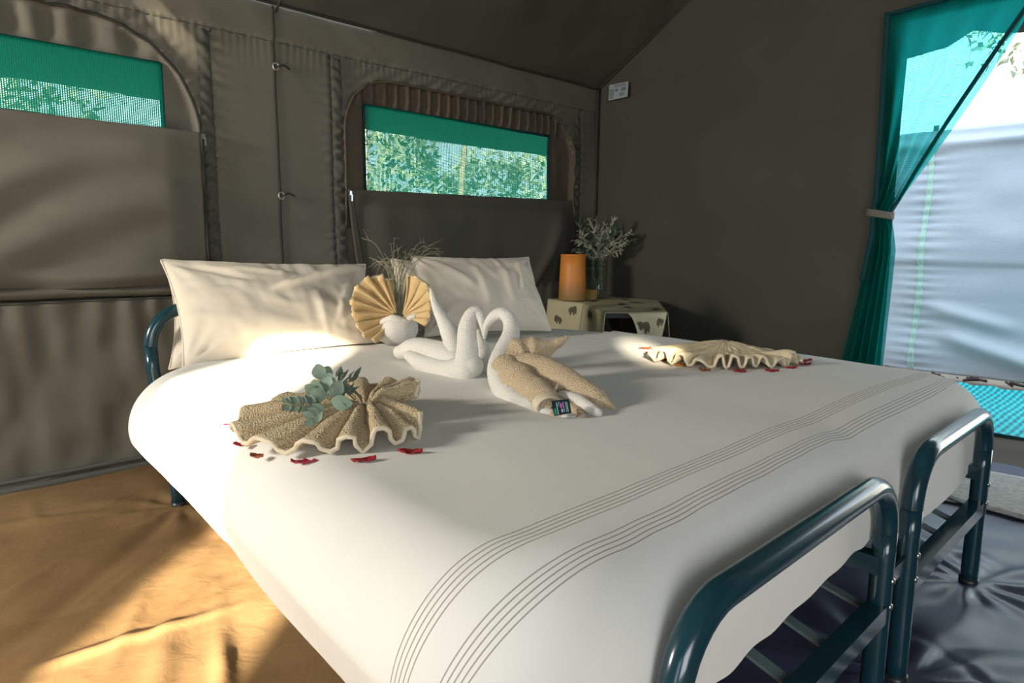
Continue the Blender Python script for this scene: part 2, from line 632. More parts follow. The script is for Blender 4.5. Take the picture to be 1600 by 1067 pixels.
def arch_sd(x, z, A):
    """positive inside the arch"""
    x0, x1, top, r = A
    qx = np.abs(x - (x0 + x1) / 2) - ((x1 - x0) / 2 - r)
    qz = z - (top - r)
    return r - (np.hypot(np.maximum(qx, 0), np.maximum(qz, 0)) + np.minimum(np.maximum(qx, qz), 0))


def wall_disp(x, z):
    d = 0.012 * fbm(x * 0.9, z * 0.8, 1) + 0.004 * fbm(x * 4 + z * 2, z * 3, 5)
    d += 0.010 * sstep(1.80, 1.815, z)                                           # eave band laps over
    d += 0.004 * np.sin(x * 2 * math.pi / 0.032 + 2 * vnoise(x * 6, z * 2, 3)) * np.exp(-np.maximum(1.805 - z, 0) / 0.05) * (z < 1.81)
    for sx in (1.097, 1.64, 3.43, -0.72):
        a = np.abs(x - sx)
        d -= 0.009 * np.exp(-(a / 0.006) ** 2) * (z < 1.8)
        d += 0.0035 * np.sin(z * 2 * math.pi / 0.045 + x * 30) * np.exp(-a / 0.035) * (z < 1.8)
    for A in (ARCH_R, ARCH_L):
        s = arch_sd(x, z, A)
        d -= 0.030 * sstep(-0.004, 0.012, s) * (z > 0.7)
        ring = np.exp(-np.maximum(-s, 0) / 0.05) * (s < 0)
        d += 0.009 * ring * np.sin((x * 0.55 - z * 0.9) * 2 * math.pi / 0.06 + 2.5 * vnoise(x * 9, z * 9, 8)) * (z > 0.7)
    # gathers between the arch and the net
    for A, Nn, am in ((ARCH_R, NET_R, 0.020), (ARCH_L, NET_L, 0.012)):
        s = arch_sd(x, z, A)
        top = sstep(Nn[3] - 0.01, Nn[3] + 0.05, z)
        d += am * np.where(s > 0, 1, 0) * top * np.sin(x * 2 * math.pi / (0.066 if A is ARCH_R else 0.13) + 2.2 * vnoise(x * 5, z * 1.5, 11) + z * 6)
        side = np.where((s > 0) & (z < Nn[3]), 1, 0)
        d += 0.006 * side * vnoise(x * 14, z * 9, 12)
    # skirt below the stitched line
    k = 1 - sstep(0.700, 0.715, z)
    d += 0.028 * k * np.exp(-np.maximum(0.71 - z, 0) / 0.35)
    d += 0.007 * k * np.sin(x * 2 * math.pi / 0.11 + 3 * vnoise(x * 3, z * 2, 21)) * np.exp(-np.maximum(0.71 - z, 0) / 0.13)
    d += 0.013 * k * fbm(x * 1.6 + z, z * 2.0, 23)
    return d


xs = np.unique(np.round(np.concatenate([np.arange(XL, 0.2, 0.05), np.arange(0.2, XR + 0.001, 0.0105), [XR], NET_R[:2], NET_L[:2], OPEN_W[:2]]), 4))
zs = np.unique(np.round(np.concatenate([np.arange(0, EAVE, 0.0105), [EAVE], NET_R[2:], NET_L[2:], OPEN_W[2:]]), 4))
GX, GZ = np.meshgrid(xs, zs)
D = wall_disp(GX, GZ)
WV = np.stack([GX, YB - D, GZ], -1).reshape(-1, 3)
nx, nz = len(xs), len(zs)
cx, cz = (xs[:-1] + xs[1:]) / 2, (zs[:-1] + zs[1:]) / 2
CX, CZ = np.meshgrid(cx, cz)


def rect(Rr):
    return (CX > Rr[0]) & (CX < Rr[1]) & (CZ > Rr[2]) & (CZ < Rr[3])


hole = rect(NET_R) | rect(NET_L)
inR = (arch_sd(CX, CZ, ARCH_R) > 0) & (CZ > 1.0) & ~hole
inL = (arch_sd(CX, CZ, ARCH_L) > 0) & (CZ > 1.0) & ~hole


def sub_faces(mask):
    js, is_ = np.nonzero(mask)
    a = js * nx + is_
    Fq = np.stack([a, a + 1, a + 1 + nx, a + nx], 1)
    used = np.unique(Fq)
    remap = -np.ones(nx * nz, np.int64)
    remap[used] = np.arange(len(used))
    return WV[used], remap[Fq].tolist()


v, f = sub_faces(~hole & ~inR & ~inL)
wall_back = tag(obj('wall_back', v, f, M['canvas']), kind='structure')


def rounded_path(A, zbot, n=14, off=0.0, dy=0.0):
    x0, x1, top, r = A
    x0, x1, top = x0 - off, x1 + off, top + off
    P = [(x0, z) for z in np.linspace(zbot, top - r, 10)]
    P += [(x0 + r - r * math.cos(a), top - r + r * math.sin(a)) for a in np.linspace(0, math.pi / 2, n)[1:]]
    P += [(x, top) for x in np.linspace(x0 + r, x1 - r, 20)[1:]]
    P += [(x1 - r + r * math.sin(a), top - r + r * math.cos(a)) for a in np.linspace(0, math.pi / 2, n)[1:]]
    P += [(x1, z) for z in np.linspace(top - r, zbot, 10)[1:]]
    return P


def on_wall(P, lift=0.004):
    P = np.asarray(P, float)
    return np.stack([P[:, 0], YB - wall_disp(P[:, 0], P[:, 1]) - lift, P[:, 1]], 1)


def zip_pull(parent, p):
    parts = [box(p, (0.012, 0.010, 0.020)), box(p + np.array([0.004, -0.006, -0.022]), (0.008, 0.004, 0.032))]
    obj('zip_pull', *join(parts), M['zip'], parent, smooth=False)


def net_sheet(name, Rr, mat, parent):
    n1, n2 = 40, 16
    X, Z = np.meshgrid(np.linspace(Rr[0], Rr[1], n1), np.linspace(Rr[2], Rr[3], n2))
    Y = YB + 0.018 - 0.004 * fbm(X * 3, Z * 4, 31)
    return obj(name, np.stack([X, Y, Z], -1).reshape(-1, 3), grid_faces(n1, n2), mat, parent, uv=np.stack([X, Z], -1).reshape(-1, 2))


def binding(Rr, parent, w=0.016):
    x0, x1, z0, z1 = Rr
    parts = []
    for a, b in (((x0, z1), (x1, z1)), ((x1, z1), (x1, z0)), ((x0, z0), (x0, z1))):
        n = 24
        P = np.stack([np.linspace(a[0], b[0], n), np.linspace(a[1], b[1], n)], 1)
        Q = np.stack([P[:, 0], YB - wall_disp(P[:, 0], P[:, 1]) - 0.002, P[:, 1]], 1)
        parts.append(tube(Q, w / 2, 8))
    obj('net_binding', *join(parts), M['binding'], parent)


for nm, A, Nn, mask, zb in (('window_1', ARCH_L, NET_L, inL, 1.0), ('window_2', ARCH_R, NET_R, inR, 1.0)):
    w = thing(nm, None, None, ((A[0] + A[1]) / 2, YB, Nn[2]), kind='structure')
    v, f = sub_faces(mask)
    obj('gathered_lining', v, f, M['canvas_brown'] if nm == 'window_2' else M['canvas'], w)
    npn = net_sheet('net_pane', Nn, M['net'], w)
    binding(Nn, npn)
    P = rounded_path(A, zb)
    Q = on_wall(np.array(P), 0.012)
    obj('arch_piping', *tube(Q, 0.0065, 8), M['seam'] if nm == 'window_1' else M['canvas_brown'], w)
    if nm == 'window_1':
        # big zipped flap with soft sagging folds
        n1, n2 = 150, 90
        X, T = np.meshgrid(np.linspace(A[0] - 0.02, 1.025, n1), np.linspace(0, 1, n2))
        top = 1.372 + 0.0 * X
        Z = 0.745 + (top - 0.745) * T
        ridge = 0.5 + 0.5 * np.sin((Z * 1.0 - X * 0.30) * 2 * math.pi / 0.24 + 1.8 * vnoise(X * 1.5, Z * 3, 41))
        edge = sstep(0, 0.16, 1.025 - X)
        Yd = 0.016 + edge * (0.030 * ridge * (1 - 0.45 * T) + 0.030 * np.sin(np.clip(T, 0, 1) * math.pi) ** 0.7 + 0.012 * fbm(X * 2, Z * 5, 43))
        Yd += 0.030 * np.exp(-((Z - 0.79) / 0.035) ** 2) * edge
        V = np.stack([X, YB - Yd, Z], -1).reshape(-1, 3)
        fl_ = obj('flap', V, grid_faces(n1, n2), M['canvas'], w, solid=0.004)
        e = np.array([(1.028, z) for z in np.linspace(1.37, 0.75, 30)])
        obj('zip_track', *tube(np.stack([e[:, 0], np.full(30, YB - 0.022), e[:, 1]], 1), 0.006, 8), M['seam'], fl_)
        zip_pull(fl_, np.array([1.03, YB - 0.035, 1.355]))
        # rolled fold under the flap
        n1, n2 = 120, 14
        X, T = np.meshgrid(np.linspace(A[0] - 0.02, 1.03, n1), np.linspace(0, 1, n2))
        Yd = 0.030 + 0.030 * np.sin(T * math.pi) * (0.8 + 0.3 * fbm(X * 3, T, 45))
        Z = 0.712 + 0.045 * T + 0.006 * fbm(X * 2, T * 0, 46)
        obj('rolled_fold', np.stack([X, YB - Yd, Z], -1).reshape(-1, 3), grid_faces(n1, n2), M['canvas'], w, solid=0.003)
    else:
        # unzipped flap that hangs like an upside-down arch
        n1, n2 = 120, 70
        X, T = np.meshgrid(np.linspace(0, 1, n1), np.linspace(0, 1, n2))
        zt, zbm, r = 1.185, 0.60, 0.27
        Zc = zt + (zbm - zt) * T
        q = np.clip(((zbm + r) - Zc) / r, 0, 1)
        ins = r * (1 - np.sqrt(np.maximum(1 - q * q, 0)))
        bulge = 0.022 * np.sin(np.clip(T / 0.7, 0, 1) * math.pi)
        xa, xb = 1.705 + ins + 0.05 * sstep(0.0, 1, T), 3.35 - ins + bulge
        Xw = xa + (xb - xa) * X
        Zw = Zc + (1.215 - zt) * X * (1 - T)
        Yd = 0.012 + 0.050 * np.sin(np.clip(T * 0.8 + 0.1, 0, 1) * math.pi) * sstep(0, 0.12, X) * sstep(0, 0.10, 1 - X) * sstep(0.0, 0.15, T)
        Yd += 0.014 * fbm(Xw * 1.5 + Zw, Zw * 1.5 - Xw * 0.5, 51) * sstep(0, 0.2, T)
        Yd += 0.022 * np.exp(-(((1 - X) * 1.65 - 0.13 - 0.25 * T) / 0.05) ** 2) * sstep(0.1, 0.4, T)
        fl_ = obj('flap', np.stack([Xw, YB - Yd, Zw], -1).reshape(-1, 3), grid_faces(n1, n2), M['canvas_roof_shade'], w, solid=0.004)
        e = np.stack([np.linspace(1.712, 1.80, 30), np.full(30, YB - 0.03), np.linspace(1.18, 0.62, 30)], 1)
        obj('zip_track', *tube(e, 0.006, 8), M['seam'], fl_)
        zip_pull(fl_, np.array([1.705, YB - 0.035, 1.165]))

M['guard'] = fabric('dark_crinkled_guard', (0.095, 0.095, 0.078), (0.075, 0.075, 0.060), rough=0.8, scale=20)
for w_, xa_, xb_, za_, zb_ in (('window_1', 1.036, 1.092, 0.72, 1.79), ('window_2', 1.646, 1.696, 0.66, 1.79), ('window_2', 3.366, 3.424, 0.66, 1.75)):
    n1, n2 = 10, 160
    X, Z = np.meshgrid(np.linspace(xa_, xb_, n1), np.linspace(za_, zb_, n2))
    t_ = (X - xa_) / (xb_ - xa_)
    Yd = wall_disp(X, Z) + 0.004 + 0.005 * np.sin(t_ * math.pi) * (1 + np.sin((Z + 0.5 * X) * 2 * math.pi / 0.062 + 2.5 * vnoise(Z * 9, X * 3, 55)))
    obj('zip_guard', np.stack([X, YB - Yd, Z], -1).reshape(-1, 3), grid_faces(n1, n2), M['guard'], bpy.data.objects[w_])

# stitched vertical seams, eave seam, lacing cord with its rings, hem at the foot of the wall
for sx in (1.097, 1.64, 3.43):
    P = np.stack([np.full(60, sx), np.linspace(0.72, 1.80, 60)], 1)
    obj('seam_piping', *tube(on_wall(P, -0.001), 0.0045, 6), M['seam'], wall_back)
P = np.stack([np.linspace(0.2, XR, 160), np.full(160, 1.803)], 1)
obj('seam_stitching', *tube(on_wall(P, 0.001), 0.003, 6), M['hem'], wall_back)
P = np.stack([np.linspace(0.2, 1.10, 60), np.full(60, 0.700)], 1)
obj('seam_stitching', *tube(on_wall(P, 0.001), 0.003, 6), M['hem'], wall_back)
P = np.stack([np.full(80, 1.365), np.linspace(0.5, 1.95, 80)], 1)
obj('lacing_cord', *tube(on_wall(P, 0.002), 0.006, 8), M['seam'], wall_back)
for z in (1.695, 1.135):
    c = on_wall(np.array([[1.372, z]]), 0.016)[0]
    a = np.linspace(0, 2 * math.pi, 20)
    obj('ring', *tube(np.stack([c[0] - 0.008 + 0.013 * np.cos(a), c[1] - 0.004 + 0 * a, c[2] + 0.015 * np.sin(a)], 1), 0.0035, 8), M['zip'], wall_back)
    obj('toggle_loop', *tube(np.stack([c[0] + np.linspace(0, 0.06, 9), c[1] - 0.006 + 0.01 * np.linspace(0, 1, 9), c[2] + 0.012 * np.sin(np.linspace(0, math.pi, 9))], 1), 0.006, 6, flat=0.5), M['seam'], wall_back)
P = np.stack([np.linspace(XL, XR, 90), np.full(90, YB - 0.035), np.full(90, 0.018)], 1)
hem = obj('baseboard_back', *join([tube(P, 0.016, 8), tube(P + np.array([0, 0.006, 0.032]), 0.010, 8)]), M['hem'])
tag(hem, kind='structure')


# gable walls
def gable(name, x, openings, sign, mat, step, seed):
    ys = np.unique(np.round(np.concatenate([np.arange(YF, YB, step), [YB, RIDGE_Y]] + [o[:2] for o in openings]), 4))
    zs_ = np.unique(np.round(np.concatenate([np.arange(0, EAVE, step), [EAVE]] + [o[2:] for o in openings]), 4))
    ts = np.linspace(0, 1, 24)[1:]
    rows = len(zs_) + len(ts)
    Y = np.tile(ys, (rows, 1))
    Z = np.vstack([np.tile(zs_[:, None], (1, len(ys))), EAVE + ts[:, None] * (roof_z(ys) - EAVE)[None, :]])
    d = 0.022 * fbm(Y * 0.8, Z * 0.7, seed) + 0.006 * fbm(Y * 3 + Z, Z * 2, seed + 3)
    if sign > 0:
        for sy in (1.36,):
            a = np.abs(Y - sy)
            d -= 0.006 * np.exp(-(a / 0.007) ** 2)
            d += 0.004 * np.sin(Z * 2 * math.pi / 0.12) * np.exp(-a / 0.05)
        # drag folds running from the top corner of the doorway
        for ang, am in ((0.15, 0.010), (-0.35, 0.008)):
            q = (Z - 1.88) - math.tan(ang) * (Y - 1.15)
            d += am * np.exp(-(q / 0.02) ** 2) * sstep(1.12, 1.2, Y) * np.exp(-np.maximum(Y - 1.15, 0) / 0.14)
        d += 0.02 * np.exp(-((Y - 1.25 - 0.25 * (Z - 0.5)) / 0.10) ** 2) * (1 - sstep(0.5, 1.0, Z))
    edge = sstep(0, 0.08, np.minimum(YB - Y, Y - YF))
    V = np.stack([x - sign * d * edge, Y, Z], -1).reshape(-1, 3)
    CY, CZ2 = (Y[:-1, :-1] + Y[1:, 1:]) / 2, (Z[:-1, :-1] + Z[1:, 1:]) / 2
    keep = np.ones(CY.shape, bool)
    for o in openings:
        keep &= ~((CY > o[0]) & (CY < o[1]) & (CZ2 > o[2]) & (CZ2 < o[3]))
    js, is_ = np.nonzero(keep)
    a = js * len(ys) + is_
    return tag(obj(name, V, np.stack([a, a + 1, a + 1 + len(ys), a + len(ys)], 1).tolist(), mat), kind='structure')


DOOR = (-0.75, 1.10, 0.085, 1.955)
wall_right = gable('wall_right', XR, [DOOR], 1, M['canvas_gable_shade'], 0.03, 61)
wall_left = gable('wall_left', XL, [(-1.20, -0.60, 0.0, 1.85), (2.05, 2.80, 1.20, 1.85)], -1, M['canvas'], 0.08, 65)
# front wall behind the camera with its doorway
FD = (-1.75, 0.35, 0.0, 1.95)
fx = np.unique(np.round(np.concatenate([np.arange(XL, XR, 0.1), [XR, FD[0], FD[1]]]), 4))
fz = np.unique(np.round(np.concatenate([np.arange(0, EAVE, 0.1), [EAVE, 1.95]]), 4))
X, Z = np.meshgrid(fx, fz)
C1, C2 = np.meshgrid((fx[:-1] + fx[1:]) / 2, (fz[:-1] + fz[1:]) / 2)
js, is_ = np.nonzero(~((C1 > FD[0]) & (C1 < FD[1]) & (C2 < FD[3])))
a = js * len(fx) + is_
tag(obj('wall_front', np.stack([X, 0 * X + YF, Z], -1).reshape(-1, 3), np.stack([a, a + 1, a + 1 + len(fx), a + len(fx)], 1).tolist(), M['canvas']), kind='structure')

# roof
n1, n2 = 160, 120
X, T = np.meshgrid(np.linspace(XL, XR, n1), np.linspace(0, 1, n2))
Y = YB + (YF - YB) * T
Z = roof_z(Y)
eg = sstep(0, 0.06, np.minimum(T, 1 - T)) * sstep(0, 0.1, np.minimum(X - XL, XR - X))
Z = Z - eg * (0.020 + 0.035 * fbm(X * 0.7 + Y * 0.5, Y * 0.6, 71) + 0.008 * fbm(X * 2 - Y * 2, Y * 1.5 + X, 75))
ceiling = tag(obj('ceiling', np.stack([X, Y, Z], -1).reshape(-1, 3), grid_faces(n1, n2), M['canvas_roof_shade']), kind='structure')
n = 120
e = np.stack([np.linspace(0.2, XR, n), np.full(n, YB - 0.02), EAVE - 0.004 + 0.006 * vnoise(np.linspace(0, 9, n), np.zeros(n), 5)], 1)
obj('eave_piping', *tube(e, 0.006, 8), M['seam'], ceiling)
e = np.stack([np.full(n, XR - 0.008), np.linspace(YB, RIDGE_Y, n), roof_z(np.linspace(YB, RIDGE_Y, n)) - 0.01], 1)
obj('gable_piping', *tube(e, 0.008, 8), M['seam'], ceiling)
e = np.stack([np.full(30, 1.365 + 0.002), np.linspace(YB - 0.02, 1.9, 30), roof_z(np.linspace(YB - 0.02, 1.9, 30)) - 0.045], 1)
obj('lacing_cord', *tube(e, 0.006, 8), M['seam'], ceiling)
P = np.array([(XR - 0.02, YB - 0.02, z) for z in np.linspace(0.05, EAVE, 30)])
tag(obj('trim_1', *tube(P, 0.010, 8), M['seam']), kind='structure')

# groundsheet
n1, n2 = 220, 190
fxs = np.unique(np.round(np.concatenate([np.arange(XL, 0.0, 0.06), np.arange(0.0, 0.85, 0.009), np.arange(0.85, XR, 0.04), [XR]]), 4))
fys = np.unique(np.round(np.concatenate([np.arange(YF, 1.05, 0.05), np.arange(1.05, YB, 0.009), [YB]]), 4))
n1, n2 = len(fxs), len(fys)
X, Y = np.meshgrid(fxs, fys)


def rid(x, y, p, q, w, am):
    """a crease between p and q"""
    p, q = np.array(p, float), np.array(q, float)
    d = q - p
    L = np.linalg.norm(d)
    d /= L
    s = (x - p[0]) * d[0] + (y - p[1]) * d[1]
    o = (x - p[0]) * -d[1] + (y - p[1]) * d[0]
    return am * np.exp(-(o / w) ** 2) * sstep(-0.1, 0.12, s) * (1 - sstep(L - 0.15, L + 0.1, s))


cr_ = np.random.default_rng(31)
CREASES = []
for k in range(34):
    p_ = np.array([cr_.uniform(0.0, 0.8), cr_.uniform(1.15, 2.9)])
    an_ = cr_.normal(0.75, 0.55)
    l_ = cr_.uniform(0.10, 0.45)
    CREASES.append((p_, p_ + l_ * np.array([math.cos(an_), math.sin(an_)]), cr_.uniform(0.008, 0.022), cr_.choice([-1, 1]) * cr_.uniform(0.0015, 0.005)))
for k in range(30):
    p_ = np.array([cr_.uniform(1.6, 3.3), cr_.uniform(-0.1, 0.85)])
    an_ = cr_.uniform(0, 6.28)
    l_ = cr_.uniform(0.15, 0.5)
    CREASES.append((p_, p_ + l_ * np.array([math.cos(an_), math.sin(an_)]), cr_.uniform(0.014, 0.035), cr_.choice([-1, 1]) * cr_.uniform(0.003, 0.007)))


def floor_h(x, y):
    h = 0.004 * fbm(x * 1.3 + y * 0.4, y * 1.1, 81) + 0.002 * fbm(x * 5 + y * 3, y * 4, 83)
    # creases drawn together at the legs
    for L, k in (((0.69, 2.38), 0), ((2.10, 0.37), 1), ((1.50, 0.37), 3)):
        dx, dy = x - L[0], y - L[1]
        rr = np.hypot(dx, dy)
        h += 0.0075 * np.sin(np.arctan2(dy, dx) * (9 + k) + k + 1.5 * vnoise(rr * 4, rr * 0, 85 + k)) * np.exp(-rr / 0.40) * sstep(0.01, 0.12, rr)
    h += rid(x, y, (0.62, 2.30), (0.10, 1.75), 0.035, -0.009)
    h += rid(x, y, (0.2, 2.6), (0.60, 2.45), 0.04, 0.012)
    h += rid(x, y, (0.1, 1.65), (0.55, 1.62), 0.018, 0.010)
    h += rid(x, y, (0.40, 1.20), (0.50, 1.48), 0.022, 0.018)
    h += rid(x, y, (0.28, 1.25), (0.42, 1.60), 0.03, 0.010)
    for p_, q_, w_, a_ in CREASES:
        h += rid(x, y, p_, q_, w_, a_)
    return h + 0.016


Z = floor_h(X, Y) - 0.022 * sstep(1.22, 1.36, X)
floor = tag(obj('floor', np.stack([X, Y, Z], -1).reshape(-1, 3), grid_faces(n1, n2), M['tarp']), kind='structure')

# groundsheet laid again, shade and blue sheen painted in, on the doorway side
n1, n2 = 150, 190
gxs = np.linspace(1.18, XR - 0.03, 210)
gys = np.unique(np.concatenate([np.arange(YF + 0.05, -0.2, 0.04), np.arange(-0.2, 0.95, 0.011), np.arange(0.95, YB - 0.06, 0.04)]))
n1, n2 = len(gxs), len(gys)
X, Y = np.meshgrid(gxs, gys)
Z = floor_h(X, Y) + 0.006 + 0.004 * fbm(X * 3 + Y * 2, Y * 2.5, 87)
gs = obj('groundsheet', np.stack([X, Y, Z], -1).reshape(-1, 3), grid_faces(n1, n2), M['tarp_shaded'], loc=(2.4, 0.6, 0.016), solid=0.002)
tag(gs, 'creased groundsheet with shade and blue sheen painted in, under the far bed and by the doorway', 'groundsheet')

# ------------------------------------------------------------------ outside
v, f = box((0, 0, -0.06), (80, 80, 0.1))
tag(obj('ground', v, f, M['sand'], smooth=False), kind='structure')
# door sill: canvas tub edge and the flap lying on the floor inside
n1 = 30
yy = np.linspace(YF, 1.35, n1)
prof = [(3.615, 0.0), (3.60, 0.088), (3.585, 0.092), (3.50, 0.045), (3.35, 0.016), (3.20, 0.012)]
V = [[px_ + 0.006 * math.sin(y * 9 + k), y, pz] for k, (px_, pz) in enumerate(prof) for y in yy]
sill = obj('door_sill', V, grid_faces(n1, len(prof)), M['canvas_brown'], loc=(3.4, 0.2, 0), solid=0.004)
tag(sill, 'dark canvas door sill lying along the bottom of the doorway', 'sill')
obj('edge_tape', *tube(np.array([(3.592, y, 0.094) for y in yy]), 0.010, 6), M['binding'], sill)

# ribbed turquoise mat outside the door
n1, n2 = 90, 110
X, Y = np.meshgrid(np.linspace(3.68, 5.35, n1), np.linspace(-1.2, 1.50, n2))
Z = 0.012 + 0.010 * np.sin((X * 0.9 + Y * 0.5) * 2 * math.pi / 0.085 + 1.2 * vnoise(X * 2, Y * 2, 91)) + 0.012 * fbm(X, Y, 93)
gm = obj('outdoor_mat', np.stack([X, Y, Z], -1).reshape(-1, 3), grid_faces(n1, n2), M['turf'], loc=(4.4, 0.2, 0))
tag(gm, 'turquoise ribbed ground mat outside the doorway', 'mat')
# pale canvas screen opposite the door
n1, n2 = 130, 90
X, T = np.meshgrid(np.linspace(-1.6, 3.2, n1), np.linspace(0, 1, n2))
Z = 0.02 + T * 1.74
d = 0.03 * fbm(X * 1.0, Z * 1.3, 95) + 0.005 * fbm(X * 1.5 + Z, Z * 6, 97, 2)
a = np.abs(X - 1.50)
d += 0.010 * np.sin(Z * 2 * math.pi / 0.07 + 2 * vnoise(Z * 5, X * 0, 98)) * np.exp(-a / 0.09)
d += rid(X, Z, (1.3, 0.30), (0.6, 0.10), 0.06, 0.05) + rid(X, Z, (1.42, 0.50), (0.9, 0.38), 0.05, 0.035)
d += 0.012 * sstep(0.80, 0.83, Z) + 0.03 * np.exp(-((Z - 1.66) / 0.03) ** 2)
tent = obj('canvas_screen', np.stack([5.6 - d, X, Z], -1).reshape(-1, 3), grid_faces(n1, n2), M['outpanel'], loc=(5.6, 0.8, 0), solid=0.006)
tag(tent, 'pale blue-grey canvas screen standing outside the doorway', 'canvas screen')
zz = np.linspace(0.03, 1.70, 80)
obj('seam_tape', *tube(np.stack([5.6 - np.interp(zz, Z[:, 0], d[:, int(np.argmin(np.abs(X[0] - 1.5)))]) - 0.004, 1.50 + 0.006 * np.sin(zz * 8), zz], 1), 0.020, 8, flat=0.25), M['outtape'], tent)
for y in (2.9, 1.5, -0.2):
    obj('pole', *tube(np.array([(5.64, y, 0.0), (5.64, y, 1.80)]), 0.018, 8), M['blackcloth'], tent)
# twigs and dead leaves along the foot of the screen
tw = []
for k in range(60):
    p = np.array([5.43 + random.uniform(-0.05, 0.06), random.uniform(-0.2, 1.65), 0.02])
    q = p + np.array([random.uniform(-0.05, 0.05), random.uniform(-0.12, 0.12), random.uniform(0.0, 0.03)])
    tw.append(tube(np.array([p, q]), random.uniform(0.004, 0.011), 5))
M['litter'] = plain('dark_litter', (0.09, 0.05, 0.035), rough=0.9, nscale=20, var=0.3)
lit = obj('leaf_litter', *join(tw), M['litter'], loc=(5.43, 0.8, 0))
tag(lit, 'dry twigs and litter at the foot of the pale canvas screen', 'litter', kind='stuff')

# awning valance above the door and the flysheets beyond the back windows
n1, n2 = 70, 20
yy = np.linspace(-1.8, 2.4, n1)
hemz = np.interp(yy, [-1.8, 0.8, 0.92, 1.06, 1.18, 1.46, 2.4], [2.05, 2.05, 2.07, 2.115, 2.05, 2.015, 1.98])
V = []
for t in np.linspace(0, 1, n2):
    for y, hz in zip(yy, hemz):
        x = 3.65 + 0.85 * t
        z = 2.62 + (hz - 2.62) * t ** 1.2
        V.append((x, y, z))
aw = obj('door_awning', V, grid_faces(n1, n2), M['fly'], loc=(4.1, 0.6, 2.1), solid=0.004)
tag(aw, 'dark canvas awning with a wavy hem above the doorway outside', 'awning')
n1, n2 = 60, 16
X, T = np.meshgrid(np.linspace(-1.0, 4.4, n1), np.linspace(0, 1, n2))
Y = YB + 0.06 + 1.18 * T
Z = 2.16 - 0.44 * T + 0.012 * fbm(X * 1.2, T, 101) - 0.012 * np.sin(T * math.pi)
fl = obj('flysheet', np.stack([X, Y, Z], -1).reshape(-1, 3), grid_faces(n1, n2), M['fly'], loc=(1.7, 3.6, 1.7), solid=0.004)
tag(fl, 'dark flysheet overhanging outside the two net windows', 'flysheet')


# added: sun blocker with a beam gap, left door's sun mask (both behind the camera)
gx = np.array([-4.12, -3.6, -2.905, -2.795, -2.0, -1.0, 0.0, 1.0, 2.0, 2.6])
gz = np.array([-0.01, 0.6, 1.2, 1.8, 2.48, 2.57, 3.1, 3.6])
X, Z = np.meshgrid(gx, gz)
nb = obj('sun_blocker', np.stack([X, -3.5 + 0.05 * fbm(X, Z, 105), Z], -1).reshape(-1, 3), [q_ for i_, q_ in enumerate(grid_faces(10, 8)) if i_ != 4 * 9 + 2], M['fly'], loc=(-1.0, -3.5, 0), solid=0.01)
tag(nb, 'unseen dark screen added to block the sun at the entrance, with one gap', 'sun blocker')
fy = np.linspace(-1.24, -0.57, 30)
top_, low_ = np.full(30, 1.93), np.interp(fy, [-1.24, -1.0, -0.80, -0.66, -0.60, -0.57], [1.90, 1.84, 1.76, 1.60, 1.15, 0.9])
V = [(XL + 0.03 + 0.01 * math.sin(y * 40) * t, y, a_ + (b_ - a_) * t) for t in np.linspace(0, 1, 10) for y, a_, b_ in zip(fy, top_, low_)]
df_ = obj('sun_mask', V, grid_faces(30, 10), M['canvas'], loc=(XL + 0.03, -0.9, 1.9), solid=0.004)
tag(df_, 'unseen canvas piece added to shape the sunlight in the left doorway', 'flap')


def leaf_card(c, L, w, d, nrm):
    d = d / np.linalg.norm(d)
    s = np.cross(d, nrm)
    s /= np.linalg.norm(s) + 1e-9
    n_ = np.cross(s, d)
    P = [c, c + d * L * 0.35 + s * w + n_ * w * 0.25, c + d * L, c + d * L * 0.35 - s * w + n_ * w * 0.25, c + d * L * 0.4]
    return np.array(P), [(0, 1, 4), (1, 2, 4), (0, 4, 3), (4, 2, 3)]


def bush(name, label, loc, rx, rz, n, leaf, seed, trunk=True, cz=None):
    r = np.random.default_rng(seed)
    t = thing(name, label, 'tree' if trunk else 'bush', loc)
    loc = np.array(loc, float)
    cz = cz if cz is not None else rz
    parts = []
    for k in range(n):
        u = r.normal(size=3)
        u /= np.linalg.norm(u)
        rad = r.uniform(0.45, 1.0) ** 0.6
        lump = 1 + 0.25 * math.sin(u[0] * 5 + seed) * math.cos(u[1] * 4 + u[2] * 5)
        p = loc + np.array([0, 0, cz]) + u * rad * lump * np.array([rx, rx, rz])
        if p[2] < 0.05:
            continue
        parts.append(leaf_card(p, leaf * r.uniform(0.7, 1.4), leaf * 0.28, u + r.normal(size=3) * 0.8, r.normal(size=3)))
    obj('foliage', *join(parts), M['leafgreen'], t, smooth=False)
    tr = []
    for k in range(1 if seed == 9 else 4):
        a = r.uniform(0, 6.28)
        e = loc + np.array([math.cos(a) * rx * 0.45, math.sin(a) * rx * 0.45, cz * 1.1])
        tr.append(tube(cat([loc, loc + (e - loc) * 0.5 + np.array([0.05, 0.05, 0.1]), e], 8), np.linspace(0.05, 0.015, 8), 6))
    obj('trunk', *join(tr), M['bark'], t)
    return t


bush('bush', 'loose green bush seen through the left part of the right net window', (3.5, 8.4, -0.01), 1.0, 1.5, 2200, 0.16, 1, False)
bush('bush', 'broad bush seen through the middle of the right net window', (6.1, 9.4, -0.01), 1.15, 1.5, 2400, 0.16, 2, False)
bush('bush', 'pale bush at the far right beyond the right net window', (9.2, 9.6, -0.01), 1.4, 1.4, 2400, 0.16, 3, False)
bush('bush', 'bush seen through the left net window', (0.6, 9.8, -0.01), 1.5, 2.1, 2800, 0.18, 4, False)
bush('tree', 'leafy tree above the pale canvas screen outside the doorway', (10.0, 1.0, -0.01), 1.9, 1.3, 2600, 0.15, 5, True, 4.3)

